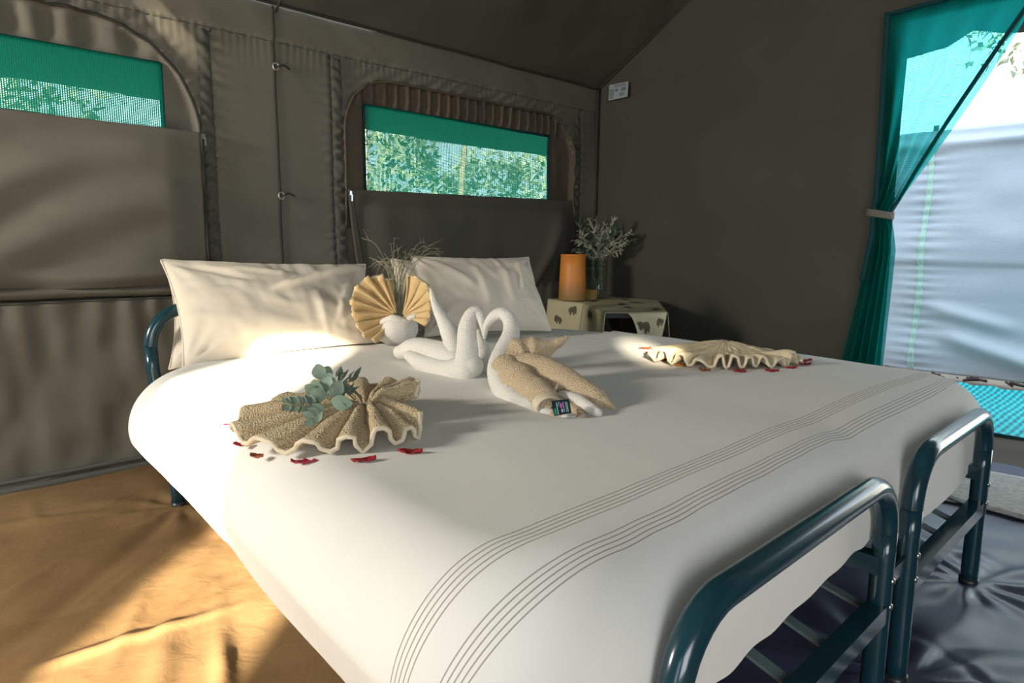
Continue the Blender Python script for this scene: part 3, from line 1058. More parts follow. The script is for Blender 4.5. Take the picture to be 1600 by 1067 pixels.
bush('tree', 'pale tree trunk standing behind the middle of the right net window', tuple(np.append(PY(702, 265, 6.0)[:2], -0.01)), 0.9, 0.8, 900, 0.14, 9, True, 3.4)

# ------------------------------------------------------------------ net curtain at the door
TIE = np.array([3.50, 1.125, 1.085])
cu = thing('net_curtain', 'green net curtain tied back at the left edge of the doorway', 'curtain', (3.5, 1.13, 0.30))
n1, n2 = 90, 110
u = np.linspace(0, 1, n1)
rows, uvs = [], []
for j, t in enumerate(np.linspace(0, 1, n2)):
    z = 2.01 - t * (2.01 - 0.22)
    if z > TIE[2]:
        k = (z - TIE[2]) / (2.01 - TIE[2])
        left = 1.19 + (1.165 - 1.19) * (1 - k)
        right = 1.095 + (0.575 - 1.095) * k ** 1.12
        fold = 0.018 * (1 - k) + 0.010
    else:
        k = (TIE[2] - z) / (TIE[2] - 0.22)
        left = 1.165 + 0.115 * k ** 1.3
        right = 1.095 - 0.030 * min(1, k * 5) + 0.02 * k
        fold = 0.020 + 0.016 * min(1, k * 3)
    yv = left + (right - left) * u
    nf = 4.5
    kk = np.clip((z - TIE[2]) / (2.01 - TIE[2]), 0, 1)
    xv = 3.535 - fold * np.sin(u * 2 * math.pi * nf + 1.0) * (0.25 + 0.75 * (1 - kk)) - 0.03 * np.exp(-((z - TIE[2]) / 0.05) ** 2)
    # rolled hem: the last tenth folds back on itself
    rows.append(np.stack([xv, yv, np.full(n1, z) + 0.03 * (u - 0) * kk], 1))
    uvs.append(np.stack([u * 1.1, np.full(n1, z)], 1))
cn = obj('net', np.vstack(rows), grid_faces(n1, n2), M['curtain'], cu, uv=np.vstack(uvs))
hl = np.array([r_[-1] for r_ in rows if r_[-1][2] > TIE[2] - 0.02]) + np.array([-0.012, 0, 0])
obj('hem', *tube(cat(hl[::4], 60), 0.016, 8, flat=0.5), M['binding'], cn)
hl = np.array([r_[0] for r_ in rows if r_[0][2] > 0.7]) + np.array([-0.008, -0.008, 0])
obj('side_hem', *tube(cat(hl[::4], 60), 0.013, 8, flat=0.5), M['binding'], cn)
hl = rows[0] + np.array([-0.006, 0, -0.01])
obj('top_hem', *tube(hl[::6], 0.016, 8, flat=0.6), M['binding'], cn)
a = np.linspace(0, 2 * math.pi, 26)
V = [(TIE[0] + 0.044 * math.cos(q_), TIE[1] + 0.008 + 0.060 * math.sin(q_), TIE[2] + 0.012 * math.sin(q_) + dz_) for dz_ in (-0.017, -0.008, 0.008, 0.017) for q_ in a]
obj('tie_strap', V, grid_faces(26, 4), M['canvas'], cu, solid=0.004)
# loose fold of net outside the rolled hem
zz = np.linspace(TIE[2] + 0.03, 1.95, 40)
kk = (zz - TIE[2]) / (2.01 - TIE[2])
ee = 1.095 + (0.575 - 1.095) * kk ** 1.12
wd = 0.050 * np.sin(np.clip(kk, 0, 1) * math.pi) ** 0.8
V = [(3.515 + 0.02 * math.sin(3 * t_), y_ - w_ * t_, z_ + 0.03 * k_) for t_ in np.linspace(0, 1, 8) for y_, w_, z_, k_ in zip(ee, wd, zz, kk)]
obj('edge_fold', V, grid_faces(40, 8), M['curtain'], cu, uv=[(t_ * 0.08, z_) for t_ in np.linspace(0, 1, 8) for z_ in zz])

# small printed label sewn on the gable
lb = thing('canvas_label', 'small silver-white printed label on the dark gable wall', 'label', (3.578, 2.84, 1.93))
q = np.array([PX(952, 133, 3.568), PX(982, 127, 3.568), PX(980.5, 151, 3.568), PX(951, 157.5, 3.568)])


def lq(s0, s1, t0, t1, off):
    def at(s, t):
        return (q[0] * (1 - s) + q[1] * s) * (1 - t) + (q[3] * (1 - s) + q[2] * s) * t
    return np.array([at(s0, t0), at(s1, t0), at(s1, t1), at(s0, t1)]) - np.array([off, 0, 0])


pt_ = obj('patch', lq(0, 1, 0, 1, 0), [(0, 1, 2, 3)], M['label'], lb, smooth=False, solid=0.002)
ink = [lq(0.30 + k * 0.085, 0.30 + k * 0.085 + 0.055, 0.08, 0.24, 0.004) for k in range(7)]
ink += [lq(0.34, 0.50, 0.32, 0.52, 0.004), lq(0.66, 0.90, 0.32, 0.55, 0.004)]
obj('print', *join([(p, [(0, 1, 2, 3)]) for p in ink]), M['label_ink'], pt_, smooth=False)
for p in (lq(0.05, 0.28, 0.30, 0.92, 0.004), lq(0.58, 0.85, 0.64, 0.86, 0.004)):
    obj('print', p, [(0, 1, 2, 3)], M['label_green'], pt_, smooth=False)

# ------------------------------------------------------------------ floor mat
n1, n2 = 24, 40
X, Y = np.meshgrid(np.linspace(2.70, 3.18, n1), np.linspace(-0.45, 0.82, n2))
Z = floor_h(X, Y) + 0.026 + 0.002 * fbm(X * 8, Y * 8, 111)
mt = obj('floor_mat', np.stack([X, Y, Z], -1).reshape(-1, 3), grid_faces(n1, n2), M['mat'], loc=(2.94, 0.2, 0), solid=0.012, offset=-1)
tag(mt, 'pale rough floor mat lying inside the doorway beside the bed', 'mat')


# ------------------------------------------------------------------ bed frames
YFOOT, YHEAD, TR = 0.375, 2.40, 0.021


def hoop(x0, x1, y, top, r, lean=0.0):
    P = [(x0, y, z) for z in np.linspace(0.006, top - r, 8)]
    P += [(x0 + r - r * math.cos(a), y + lean, top - r + r * math.sin(a)) for a in np.linspace(0, math.pi / 2, 9)[1:]]
    P += [(x, y + lean, top) for x in np.linspace(x0 + r, x1 - r, 12)[1:]]
    P += [(x1 - r + r * math.sin(a), y + lean, top - r + r * math.cos(a)) for a in np.linspace(0, math.pi / 2, 9)[1:]]
    P += [(x1, y, z) for z in np.linspace(top - r, 0.006, 8)[1:]]
    return np.array(P)


def bed_frame(x0, x1, label):
    b = thing('bed_frame', label, 'bed frame', ((x0 + x1) / 2, (YFOOT + YHEAD) / 2, 0), 'twin steel bed frames under one bedspread')
    P = hoop(x0, x1, YFOOT, 0.500, 0.105)
    k0, k1 = 8, len(P) - 8
    fr_ = obj('foot_rail', *tube(P[k0 - 1:k1 + 1], TR, 16, caps=False), M['steel'], b)
    for Q in (P[:k0], P[k1:]):
        obj('leg', *tube(Q, TR, 16), M['steel'], b)
    P = hoop(x0 + 0.02, x1 - 0.02, YHEAD, 0.70, 0.12)
    P[:, 0] += 0.055 * (1 - sstep(0.0, 0.58, P[:, 2])) * np.where(P[:, 0] < (x0 + x1) / 2, 1, -1)
    obj('head_rail', *tube(P[k0 - 1:k1 + 1], TR, 16, caps=False), M['steel'], b)
    for Q in (P[:k0], P[k1:]):
        obj('leg', *tube(Q, TR, 16), M['steel'], b)
    obj('crossbar', *bar((x0, YFOOT, 0.235), (x1, YFOOT, 0.235), 0.036, 0.036), M['steel'], b, smooth=False)
    obj('crossbar', *bar((x0 + 0.02, YHEAD, 0.235), (x1 - 0.02, YHEAD, 0.235), 0.036, 0.036), M['steel'], b, smooth=False)
    for x in (x0 + 0.01, x1 - 0.01):
        obj('side_rail', *bar((x, YFOOT, 0.330), (x, YHEAD, 0.330), 0.030, 0.036), M['steel'], b, smooth=False)
        obj('brace', *bar((x, YFOOT + 0.01, 0.232), (x, YFOOT + 0.42, 0.322), 0.022, 0.006), M['strapsteel'], b, smooth=False)
    for fr in (0.52, 0.72):
        x = x0 + fr * (x1 - x0)
        obj('brace', *bar((x, YFOOT + 0.01, 0.235), (x, YFOOT + 0.36, 0.338), 0.024, 0.006), M['strapsteel'], b, smooth=False)
    for k in range(5):
        y = YFOOT + 0.28 + k * 0.38
        obj('slat', *bar((x0, y, 0.345), (x1, y, 0.345), 0.045, 0.010), M['strapsteel'], b, smooth=False)
    bl = []
    for x, s in ((x0, 1), (x1, 1)):
        for z in (0.30, 0.248):
            bl.append(lathe((0, 0, 0), [(0.0, 0.004), (0.006, 0.003), (0.007, 0.0)], 10))
            v_ = bl[-1][0]
            bl[-1] = (np.stack([v_[:, 0] + x, -v_[:, 2] + YFOOT - TR + 0.001, v_[:, 1] + z], 1), bl[-1][1])
    for q_ in bl:
        obj('bolt', *q_, M['bolt'], fr_)
    for x, y in ((x0, YFOOT), (x1, YFOOT), (x0 + 0.075, YHEAD), (x1 - 0.075, YHEAD)):
        obj('foot_cap', *tube(np.array([(x, y, 0.004), (x, y, 0.03)]), TR + 0.003, 14), M['blackcloth'], b)
    return b


bed_frame(0.615, 1.335, 'blue-green tubular steel bed frame nearest the camera, with the large near foot rail')
bed_frame(1.490, 2.100, 'blue-green tubular steel bed frame beside the doorway, with the shorter far foot rail')
lk = obj('link_plate', *bar((1.335, YFOOT - 0.002, 0.285), (1.490, YFOOT - 0.002, 0.285), 0.008, 0.030), M['steel'], loc=(1.41, 0.375, 0.285), smooth=False)
tag(lk, 'short steel plate joining the two bed frames at the foot', 'bracket')


def rbox(name, x0, x1, y0, y1, z0, z1, r, mat):
    n = 6
    def rr(x0_, x1_, y0_, y1_, rc):
        P = []
        for cx_, cy_, a0 in ((x1_ - rc, y1_ - rc, 0), (x0_ + rc, y1_ - rc, 90), (x0_ + rc, y0_ + rc, 180), (x1_ - rc, y0_ + rc, 270)):
            for k in range(n):
                a_ = math.radians(a0 + 90 * k / (n - 1))
                P.append((cx_ + rc * math.cos(a_), cy_ + rc * math.sin(a_)))
        return P
    V, m = [], 0
    for ins, z in ((r, z0), (r * 0.3, z0 + r * 0.3), (0, z0 + r), (0, z1 - r), (r * 0.3, z1 - r * 0.3), (r, z1)):
        ring = rr(x0 + ins, x1 - ins, y0 + ins, y1 - ins, 0.08)
        m = len(ring)
        V += [(p[0], p[1], z) for p in ring]
    Fc = grid_faces(m, 6, True) + [tuple(range(m))[::-1], tuple(5 * m + k for k in range(m))]
    return obj(name, V, Fc, mat, loc=((x0 + x1) / 2, (y0 + y1) / 2, z0))


tag(rbox('mattress', 0.56, 1.37, 0.47, 2.20, 0.352, 0.490, 0.05, M['mattress']), 'mattress on the near bed frame under the bedspread', 'mattress')
tag(rbox('mattress', 1.40, 2.25, 0.47, 2.20, 0.352, 0.490, 0.05, M['mattress']), 'mattress on the far bed frame under the bedspread', 'mattress')

# ------------------------------------------------------------------ bedspread
BX0, BX1, BY0, BY1, RR = 0.60, 2.31, 0.548, 2.18, 0.148
ZT = 0.553


def bed_top(x, y):
    z = ZT + 0.006 * fbm(x * 1.6, y * 1.6, 121) + 0.001 * fbm(x * 6, y * 5, 123)
    z = z - 0.004 * np.exp(-((x - 1.42) / 0.09) ** 2) * (1 - sstep(0.45, 0.8, y))
    # drag folds fanning out from the near rail's right corner
    dx, dy = x - 1.36, y - 0.42
    rr = np.hypot(dx, dy) + 1e-6
    z = z + 0.004 * np.sin(np.arctan2(dy, dx) * 16) * np.exp(-rr / 0.12) * sstep(0.03, 0.12, rr) * (1 - sstep(0.42, 0.50, y))
    # edge of the sheet tucked round the far bed's head, with short gathers
    q = (y - 1.86) + 0.12 * (x - 1.9)
    z = z - 0.010 * sstep(-0.012, 0.012, q) * sstep(1.55, 1.75, x)
    z = z + 0.005 * np.sin(x * 2 * math.pi / 0.06 + 3 * vnoise(x * 8, y * 2, 127)) * np.exp(-np.maximum(-q, 0) / 0.10) * (q < 0.01) * sstep(1.75, 2.0, x)
    return z


ov_l, ov_r, ov_f, ov_h = 0.46, 0.46, 0.38, 0.25
s = np.concatenate([np.linspace(BX0 - ov_l, BX0, 40)[:-1], np.linspace(BX0, BX1, 170), np.linspace(BX1, BX1 + ov_r, 40)[1:]])
t = np.concatenate([np.linspace(BY0 - ov_f, BY0, 40)[:-1], np.linspace(BY0, BY1, 170), np.linspace(BY1, BY1 + ov_h, 24)[1:]])
S, T = np.meshgrid(s, t)
rc = np.where(T < 1.2, 0.10, 0.26)
CXc = np.clip(S, BX0 + rc, BX1 - rc)
CYc = np.clip(T, BY0 + rc, BY1 - rc)
dx, dy = S - CXc, T - CYc
L = np.hypot(dx, dy) + 1e-9
d = np.maximum(L - rc, 0)
ux, uy = dx / L, dy / L
bx, by = np.where(d > 0, CXc + ux * rc, S), np.where(d > 0, CYc + uy * rc, T)
# how far the cloth hangs there (bottom height), by side
hang = np.interp(by, [0.3, 0.87, 1.27, 1.66, 1.85, 2.2], [0.26, 0.275, 0.33, 0.355, 0.375, 0.42])
foot_h = np.interp(bx, [0.5, 0.9, 1.34, 1.42, 1.75, 1.95, 2.10, 2.25], [0.330, 0.342, 0.372, 0.330, 0.300, 0.300, 0.325, 0.37]) + np.where(bx < 1.38, 0.006 * np.sin(bx * 2 * math.pi / 0.11) + 0.004 * np.sin(bx * 60), 0)
right_h = np.interp(by, [0.4, 0.9, 2.2], [0.27, 0.28, 0.40])
wt_f = np.clip(-uy, 0, 1) ** 2
wt_l = np.clip(-ux, 0, 1) ** 2
wt_r = np.clip(ux, 0, 1) ** 2
wt_h = np.clip(uy, 0, 1) ** 2
bot = wt_f * foot_h + wt_l * hang + wt_r * right_h + wt_h * 0.40
arc = RR * math.pi / 2
dmax = np.where(d > 0, 1, 1)
full = arc + np.maximum(ZT - RR - bot, 0.0)
# local overhang length of this row or column, so the hem lands at its height
ovh = wt_f * ov_f + wt_l * ov_l + wt_r * ov_r + wt_h * ov_h
dd = np.minimum(d * full / np.maximum(ovh, 1e-6), full)
th = np.minimum(dd / RR, math.pi / 2)
hx = RR * np.sin(th)
hz = RR * (1 - np.cos(th)) + np.maximum(dd - arc, 0)
drop = np.maximum(dd - arc, 0)
per = np.arctan2(by - 1.3, bx - 1.35) * 1.5 + bx * 3 + by * 3
fold = drop * (0.05 * fbm(per * 2.0, drop * 2, 131) + 0.02 * np.sin(per * 9))
inward = -0.025 * wt_l * np.clip(drop / 0.15, 0, 1)
shift = -0.075 * (1 - sstep(0.5, 1.7, by)) * (1 - sstep(0.45, 1.3, bx)) * (1 - 0.9 * np.clip(drop / 0.22, 0, 1))
XX = bx + shift + ux * (hx + fold * (1 - wt_f * 0.8) + inward)
YY = by + uy * (hx + fold * (1 - wt_f * 0.8) + inward)
ZZ = bed_top(XX, YY) - hz
bs = obj('bedspread', np.stack([XX, YY, ZZ], -1).reshape(-1, 3), grid_faces(len(s), len(t)), M['bedspread'], loc=(1.395, 1.35, 0.553), uv=np.stack([S, np.where(d > 0, by + uy * d, T)], -1).reshape(-1, 2))
tag(bs, 'cream cotton bedspread with two bands of fine brown stripes covering both beds', 'bedspread')


# ------------------------------------------------------------------ pillows
def pillow(label, bl, br, tl, tr, thick, seed, lean_n=None, ears=1.0, mat='pillow', crease=()):
    """a cushion spanned by its four corners (bottom-left, bottom-right, top-left, top-right)"""
    bl, br, tl, tr = [np.asarray(p, float) for p in (bl, br, tl, tr)]
    n1, n2 = 72, 56
    U, V = np.meshgrid(np.linspace(-1, 1, n1), np.linspace(-1, 1, n2))
    nrm = np.cross(br - bl, tl - bl)
    nrm /= np.linalg.norm(nrm)
    sides = []
    a, b = (U + 1) / 2, (V + 1) / 2
    # the seam pulls in between the corners
    pin = 0.065 * ears
    Us = (U * (1 - pin * (1 - V * V)) + 1) / 2
    Vs = (V * (1 - pin * 1.3 * (1 - U * U)) + 1) / 2
    P = (bl * (1 - Us)[..., None] + br * Us[..., None]) * (1 - Vs)[..., None] + (tl * (1 - Us)[..., None] + tr * Us[..., None]) * Vs[..., None]
    prof = (np.clip(1 - np.abs(U) ** 3.2, 0, 1) ** 0.62) * (np.clip(1 - np.abs(V) ** 2.8, 0, 1) ** 0.62)
    for sg in (1, -1):
        w = 0.007 * fbm(U * 1.6 + V, V * 1.6, seed) + 0.0022 * fbm(U * 9 + V * 2, V * 2 - U, seed + 3, 2)
        w = w + 0.0035 * (1 - 2 * np.abs(vnoise(U * 8 + 0.8 * V + 9, V * 1.3, seed + 7))) * sstep(-0.6, 0.5, U)
        for (p, q, wd, am) in crease:
            w = w + rid(U, V, p, q, wd, am)
        # gathers running in from the corners
        for cu_, cv_ in ((-1, -1), (1, -1), (-1, 1), (1, 1)):
            du, dv = U - cu_, (V - cv_) * 0.7
            rr = np.hypot(du, dv) + 1e-6
            w = w + 0.009 * np.sin(np.arctan2(dv, du) * 13 + seed) * np.exp(-rr / 0.30) * sstep(0.03, 0.2, rr)
        edge = np.clip(prof * 2.5, 0, 1)
        sides.append(P + nrm * (sg * (thick / 2 * prof) + w * edge * (1 if sg > 0 else 0.3))[..., None])
    V1, F1 = sides[0].reshape(-1, 3), grid_faces(n1, n2)
    V2, F2 = sides[1].reshape(-1, 3), [tuple(reversed(q_)) for q_ in grid_faces(n1, n2)]
    VV, FF = join([(V1, F1), (V2, F2)])
    t_ = thing('pillow', label, 'pillow', tuple((bl + br) / 2), 'pillows at the head of the beds')
    o = obj('cushion', VV, FF, M[mat], t_)
    ring = np.vstack([sides[0][0, :], sides[0][1:, -1], sides[0][-1, -2::-1], sides[0][-2::-1, 0]])
    obj('piping_seam', *tube(ring[::2], 0.003, 6), M[mat], o)
    return o


zb = 0.56
pillow('long cream pillow in front at the left, propped against the near head rail',
       PD(286, 577, 2.05), PD(592, 534, 2.47), PD(250, 405, 2.24), PD(571, 413, 2.68), 0.16, 141,
       crease=(((-0.85, 0.85), (-0.35, 0.35), 0.05, -0.016), ((0.95, 0.85), (-0.1, 0.1), 0.06, 0.022), ((0.75, 0.3), (0.55, -0.6), 0.05, 0.012),
               ((0.9, -0.2), (0.6, -0.7), 0.05, 0.014), ((0.35, 0.1), (0.40, -0.6), 0.05, 0.010), ((0.1, 0.5), (-0.5, 0.7), 0.06, 0.010)))
pillow('cream pillow mostly hidden behind the long pillow at the left',
       PD(264, 577, 2.19), PD(560, 530, 2.60), PD(262, 430, 2.38), PD(545, 430, 2.79), 0.10, 151)
pillow('square cream pillow in front at the right, behind the towel swans',
       PD(664, 526, 2.53), PD(862, 517, 2.92), PD(642, 400, 2.69), PD(826, 402, 3.08), 0.16, 161,
       crease=(((-0.2, 0.6), (-0.1, -0.6), 0.06, 0.012), ((0.25, 0.5), (0.3, -0.5), 0.06, 0.012), ((0.6, 0.7), (0.5, -0.2), 0.05, 0.016), ((-0.7, 0.6), (-0.3, 0.0), 0.06, 0.012)))
pillow('cream pillow behind the square pillow, its corner showing beside the dry grass',
       PD(622, 520, 2.74), PD(820, 505, 3.12), PD(610, 404, 2.87), PD(800, 420, 3.25), 0.09, 171)


# ------------------------------------------------------------------ towel swans
def roll(pts, rad, n=40, seg=16, wob=0.05, seed=0):
    """pts: (px,py,depth) along the roll, rad in metres"""
    P = np.array([PD(*p) for p in pts])
    Q = cat(np.hstack([P, np.array(rad)[:, None]]), n)
    R = np.maximum(Q[:, 3], 0.002) * (1 + wob * vnoise(np.linspace(0, 9, n), np.zeros(n), seed))
    return tube(Q[:, :3], R, seg, rounded=True)


sw = thing('towel_swan', 'white towel folded as a swan, left one of the heart pair', 'towel swan', tuple(PZ(690, 592, 0.555)), 'pair of towel swans')
obj('neck', *roll([(728, 578, 1.86), (730, 545, 1.87), (730, 515, 1.88), (736, 493, 1.88), (745, 488, 1.88), (753, 500, 1.875), (757, 516, 1.87), (757, 527, 1.865)],
                  [0.034, 0.030, 0.026, 0.020, 0.017, 0.014, 0.010, 0.005], 60, seed=1), M['white_terry'], sw)
obj('body_roll', *roll([(640, 556, 2.02), (662, 568, 1.98), (695, 578, 1.93), (722, 578, 1.88), (737, 572, 1.86)], [0.018, 0.028, 0.032, 0.036, 0.034], 40, seed=2), M['white_terry'], sw)
obj('body_roll', *roll([(626, 550, 2.08), (648, 546, 2.06), (680, 552, 2.00), (706, 562, 1.95), (724, 570, 1.92)], [0.024, 0.038, 0.042, 0.040, 0.032], 40, seed=3), M['white_terry'], sw)
obj('wing', *roll([(673, 452, 2.02), (680, 476, 2.01), (692, 500, 2.00), (705, 525, 1.98), (713, 552, 1.95)], [0.005, 0.012, 0.020, 0.029, 0.034], 40, seed=4), M['white_terry'], sw)
obj('rear_roll', *roll([(748, 520, 1.98), (754, 552, 1.96), (754, 580, 1.93)], [0.012, 0.024, 0.026], 24, seed=5), M['white_terry'], sw)

sw2 = thing('towel_swan', 'white and beige towel swan, right one of the heart pair', 'towel swan', tuple(PZ(830, 650, 0.555)), 'pair of towel swans')
obj('neck', *roll([(756, 524, 1.84), (760, 508, 1.84), (772, 494, 1.83), (786, 490, 1.82), (797, 502, 1.81), (798, 524, 1.79), (788, 548, 1.76), (779, 572, 1.72), (781, 598, 1.67), (797, 620, 1.61), (825, 637, 1.54), (855, 650, 1.475), (885, 656, 1.44), (904, 655, 1.43)],
                  [0.005, 0.010, 0.015, 0.018, 0.021, 0.025, 0.027, 0.028, 0.027, 0.025, 0.023, 0.020, 0.016, 0.010], 90, seed=6), M['white_terry'], sw2)
obj('wing', *roll([(790, 570, 1.74), (815, 552, 1.76), (842, 548, 1.76), (864, 540, 1.76), (884, 528, 1.76)], [0.040, 0.042, 0.034, 0.018, 0.007], 40, wob=0.13, seed=7), M['beige_terry'], sw2)
obj('wing', *roll([(792, 582, 1.72), (830, 575, 1.70), (870, 592, 1.64), (905, 610, 1.58), (938, 626, 1.53), (960, 638, 1.50)], [0.038, 0.044, 0.042, 0.034, 0.020, 0.004], 50, wob=0.13, seed=8), M['beige_terry'], sw2)
obj('back_roll', *roll([(790, 578, 1.70), (812, 596, 1.64), (838, 616, 1.57), (858, 634, 1.50)], [0.038, 0.042, 0.038, 0.030], 40, wob=0.13, seed=9), M['beige_terry'], sw2)
obj('wing_band', *roll([(866, 573, 1.66), (874, 585, 1.615), (872, 600, 1.59), (864, 612, 1.59)], [0.005, 0.006, 0.006, 0.004], 20, 8, seed=10), M['towel_hem'], sw2)
# open rolled end: a cuff with a hollow, and the loose tail tips
def cuff(c, axis, r, mat, squash=0.75, length=0.05, name='cuff', parent=None):
    axis = np.asarray(axis, float)
    axis /= np.linalg.norm(axis)
    a_ = np.cross(axis, (0, 0, 1.0))
    a_ /= np.linalg.norm(a_)
    b_ = np.cross(a_, axis)
    V, seg, prof = [], 20, [(1.0, -length), (1.04, -0.3 * length), (1.02, 0), (0.86, 0.0), (0.8, -0.4 * length), (0.7, -0.9 * length)]
    for rr_, h_ in prof:
        for k in range(seg):
            an = 2 * math.pi * k / seg
            V.append(c + axis * h_ + r * rr_ * (a_ * math.cos(an) + b_ * squash * math.sin(an)))
    Fc = grid_faces(seg, len(prof), True) + [tuple((len(prof) - 1) * seg + k for k in range(seg))]
    return obj(name, V, Fc, mat, parent)


ax = PD(868, 645, 1.46) - PD(838, 616, 1.57)
cuff(PD(858, 637, 1.475), ax, 0.030, M['towel_hem'], 0.85, 0.03, 'cuff', sw2)
obj('tail_curl', *roll([(868, 652, 1.45), (885, 657, 1.44), (902, 656, 1.43), (909, 648, 1.435), (904, 642, 1.44)], [0.016, 0.015, 0.011, 0.008, 0.004], 30, seed=11), M['beige_terry'], sw2)
obj('tail_tip', *roll([(880, 622, 1.55), (900, 626, 1.51), (918, 635, 1.47), (934, 645, 1.445)], [0.018, 0.017, 0.013, 0.010], 30, seed=12), M['white_terry'], sw2)
obj('tail_tip', *roll([(868, 630, 1.53), (888, 638, 1.50), (905, 645, 1.46)], [0.020, 0.018, 0.010], 24, seed=13), M['beige_terry'], sw2)

sa = thing('sachet', 'small dark blue sachet tucked into the right towel swan', 'sachet', tuple(PD(877, 638, 1.425)))
sq = [PD(861.5, 627, 1.435), PD(889, 624, 1.43), PD(893, 644.5, 1.405), PD(866, 649.5, 1.41)]


def sqd(s0, s1, t0, t1, off=0.0):
    def at(s_, t_):
        return (sq[0] * (1 - s_) + sq[1] * s_) * (1 - t_) + (sq[3] * (1 - s_) + sq[2] * s_) * t_
    return np.array([at(s0, t0), at(s1, t0), at(s1, t1), at(s0, t1)]) - Fw * off


po_ = obj('pouch', sqd(0, 1, 0, 1), [(0, 1, 2, 3)], M['sachet'], sa, smooth=False, solid=0.003)
one = [(0, 1, 2, 3)]
obj('print', *join([(sqd(0.23, 0.28, 0.10, 0.95, 0.004), one), (sqd(0.45, 0.55, 0.62, 0.85, 0.004), one), (sqd(0.60, 0.64, 0.12, 0.85, 0.004), one), (sqd(0.74, 0.78, 0.12, 0.88, 0.004), one), (sqd(0.82, 0.86, 0.15, 0.88, 0.004), one), (sqd(0.36, 0.42, 0.08, 0.18, 0.004), one)]), M['sachet_pale'], po_, smooth=False)
obj('print', *join([(sqd(0.42, 0.56, 0.22, 0.50, 0.004), one), (sqd(0.46, 0.52, 0.16, 0.58, 0.005), one)]), M['sachet_pink'], po_, smooth=False)
for a_ in (sqd(0.06, 0.18, 0.5, 0.95, 0.004), sqd(0.31, 0.40, 0.2, 0.4, 0.004)):
    obj('print', a_, one, M['sachet_green'], po_, smooth=False)

# ------------------------------------------------------------------ pleated towel fans
ER = np.array([r0[0], r0[1], 0.0])
EA = np.array([math.cos(YAW), math.sin(YAW), 0.0])


def fan(label, apex_px, zbase, rim, h0, npl, amp, mat, parent_cat, ph=0.0, seed=0, flat=0.7, start=0.15):
    """rim: list of (angle_deg from camera-right counter-clockwise seen from above, radius); the pleats run from the top to the rim"""
    c = PZ(apex_px[0], apex_px[1], zbase)
    t_ = thing('towel_fan', label, 'towel fan', tuple(c), 'pleated towel fans on the bed')
    na, nr = npl * 14, 26
    ang = np.linspace(rim[0][0], rim[-1][0], na)
    Rr = np.interp(ang, [p[0] for p in rim], [p[1] for p in rim])
    lift = np.interp(ang, [p[0] for p in rim], [p[2] for p in rim])
    k = (ang - ang[0]) / (ang[-1] - ang[0]) * npl * 2 * math.pi
    k = k + 0.6 * vnoise(np.linspace(0, npl, na), np.zeros(na), seed)
    wave = np.abs(np.sin((k + ph) / 2)) ** 1.3
    lean = 0.35 * np.sin(2 * (k + ph)) / max(npl, 1)
    pam = amp * (0.75 + 0.35 * vnoise(np.linspace(0, npl * 0.9, na), np.ones(na), seed + 2))
    if start > 0.2:
        pam = pam * (0.30 + 0.70 * np.clip(-np.sin(np.radians(ang)) * 2 + 0.2, 0, 1))
    V = []
    for rr_ in np.linspace(0.02, 1, nr):
        dome = h0 * (1 - rr_ ** 1.25)
        z = zbase + dome + wave * pam * (flat + (1 - flat) * sstep(start, 1.0, rr_)) * sstep(0.0, 0.35, rr_) + lift * rr_ ** 1.5 + 0.003 * fbm(ang * 0.2, rr_ * 5 + 0 * ang, seed + 5)
        a_ = np.radians(ang + np.degrees(lean) * rr_ * 1.2)
        V.append(c[None, :2] * 1 + 0)
        xy = c[None, :] + (Rr * rr_)[:, None] * (np.cos(a_)[:, None] * ER + np.sin(a_)[:, None] * EA)
        V[-1] = np.stack([xy[:, 0], xy[:, 1], z], 1)
    VV = np.vstack(V)
    pl_ = obj('pleats', VV, grid_faces(na, nr), mat, t_, solid=0.007, offset=0)
    obj('hem', *tube(V[-1][::2], 0.0048, 8), M['towel_hem'], pl_)
    return t_, c


fan('beige pleated towel fan with green leaves on top, at the left of the bed', (572, 668), 0.557,
    [(28, 0.105, 0.050), (60, 0.15, 0.040), (110, 0.20, 0.045), (140, 0.215, 0.035), (165, 0.235, 0.012), (195, 0.25, 0.004), (215, 0.225, 0.0), (240, 0.19, 0.0), (265, 0.165, 0.0), (295, 0.150, 0.0), (325, 0.138, 0.0), (352, 0.110, 0.004)],
    0.044, 14, 0.042, M['sand_terry'], 'towel', 0.3, 5, 0.8)
fan('pale pleated towel fan near the doorway side of the bed', (1130, 561), 0.558,
    [(-28, 0.235, 0.0), (0, 0.225, 0.002), (40, 0.20, 0.01), (90, 0.20, 0.01), (150, 0.22, 0.01), (185, 0.25, 0.004), (215, 0.215, 0.0), (250, 0.170, 0.0), (290, 0.158, 0.0), (325, 0.205, 0.0), (338, 0.225, 0.0)],
    0.058, 23, 0.044, M['flat_towel'], 'towel', 1.0, 9, 0.0, 0.5)


# ------------------------------------------------------------------ sprig of leaves on the fan
def leaf(c, d, nrm, L, w, round_=False, curl=0.15, n=7):
    c, d, nrm = np.asarray(c, float), np.asarray(d, float), np.asarray(nrm, float)
    d = d / np.linalg.norm(d)
    s_ = np.cross(d, nrm)
    s_ /= np.linalg.norm(s_) + 1e-9
    n_ = np.cross(s_, d)
    V = []
    for k in range(n):
        t_ = k / (n - 1)
        ww = w * (math.sin(math.pi * min(max(t_, 0.02), 0.98)) ** (0.55 if round_ else 0.9)) * (1.0 if round_ else (1.25 - 0.5 * t_))
        m_ = c + d * L * t_ - n_ * L * curl * t_ * t_
        V += [m_ - s_ * ww + n_ * ww * 0.25, m_, m_ + s_ * ww + n_ * ww * 0.25]
    Fc = []
    for k in range(n - 1):
        Fc += [(3 * k, 3 * k + 1, 3 * k + 4, 3 * k + 3), (3 * k + 1, 3 * k + 2, 3 * k + 5, 3 * k + 4)]
    return np.array(V), Fc


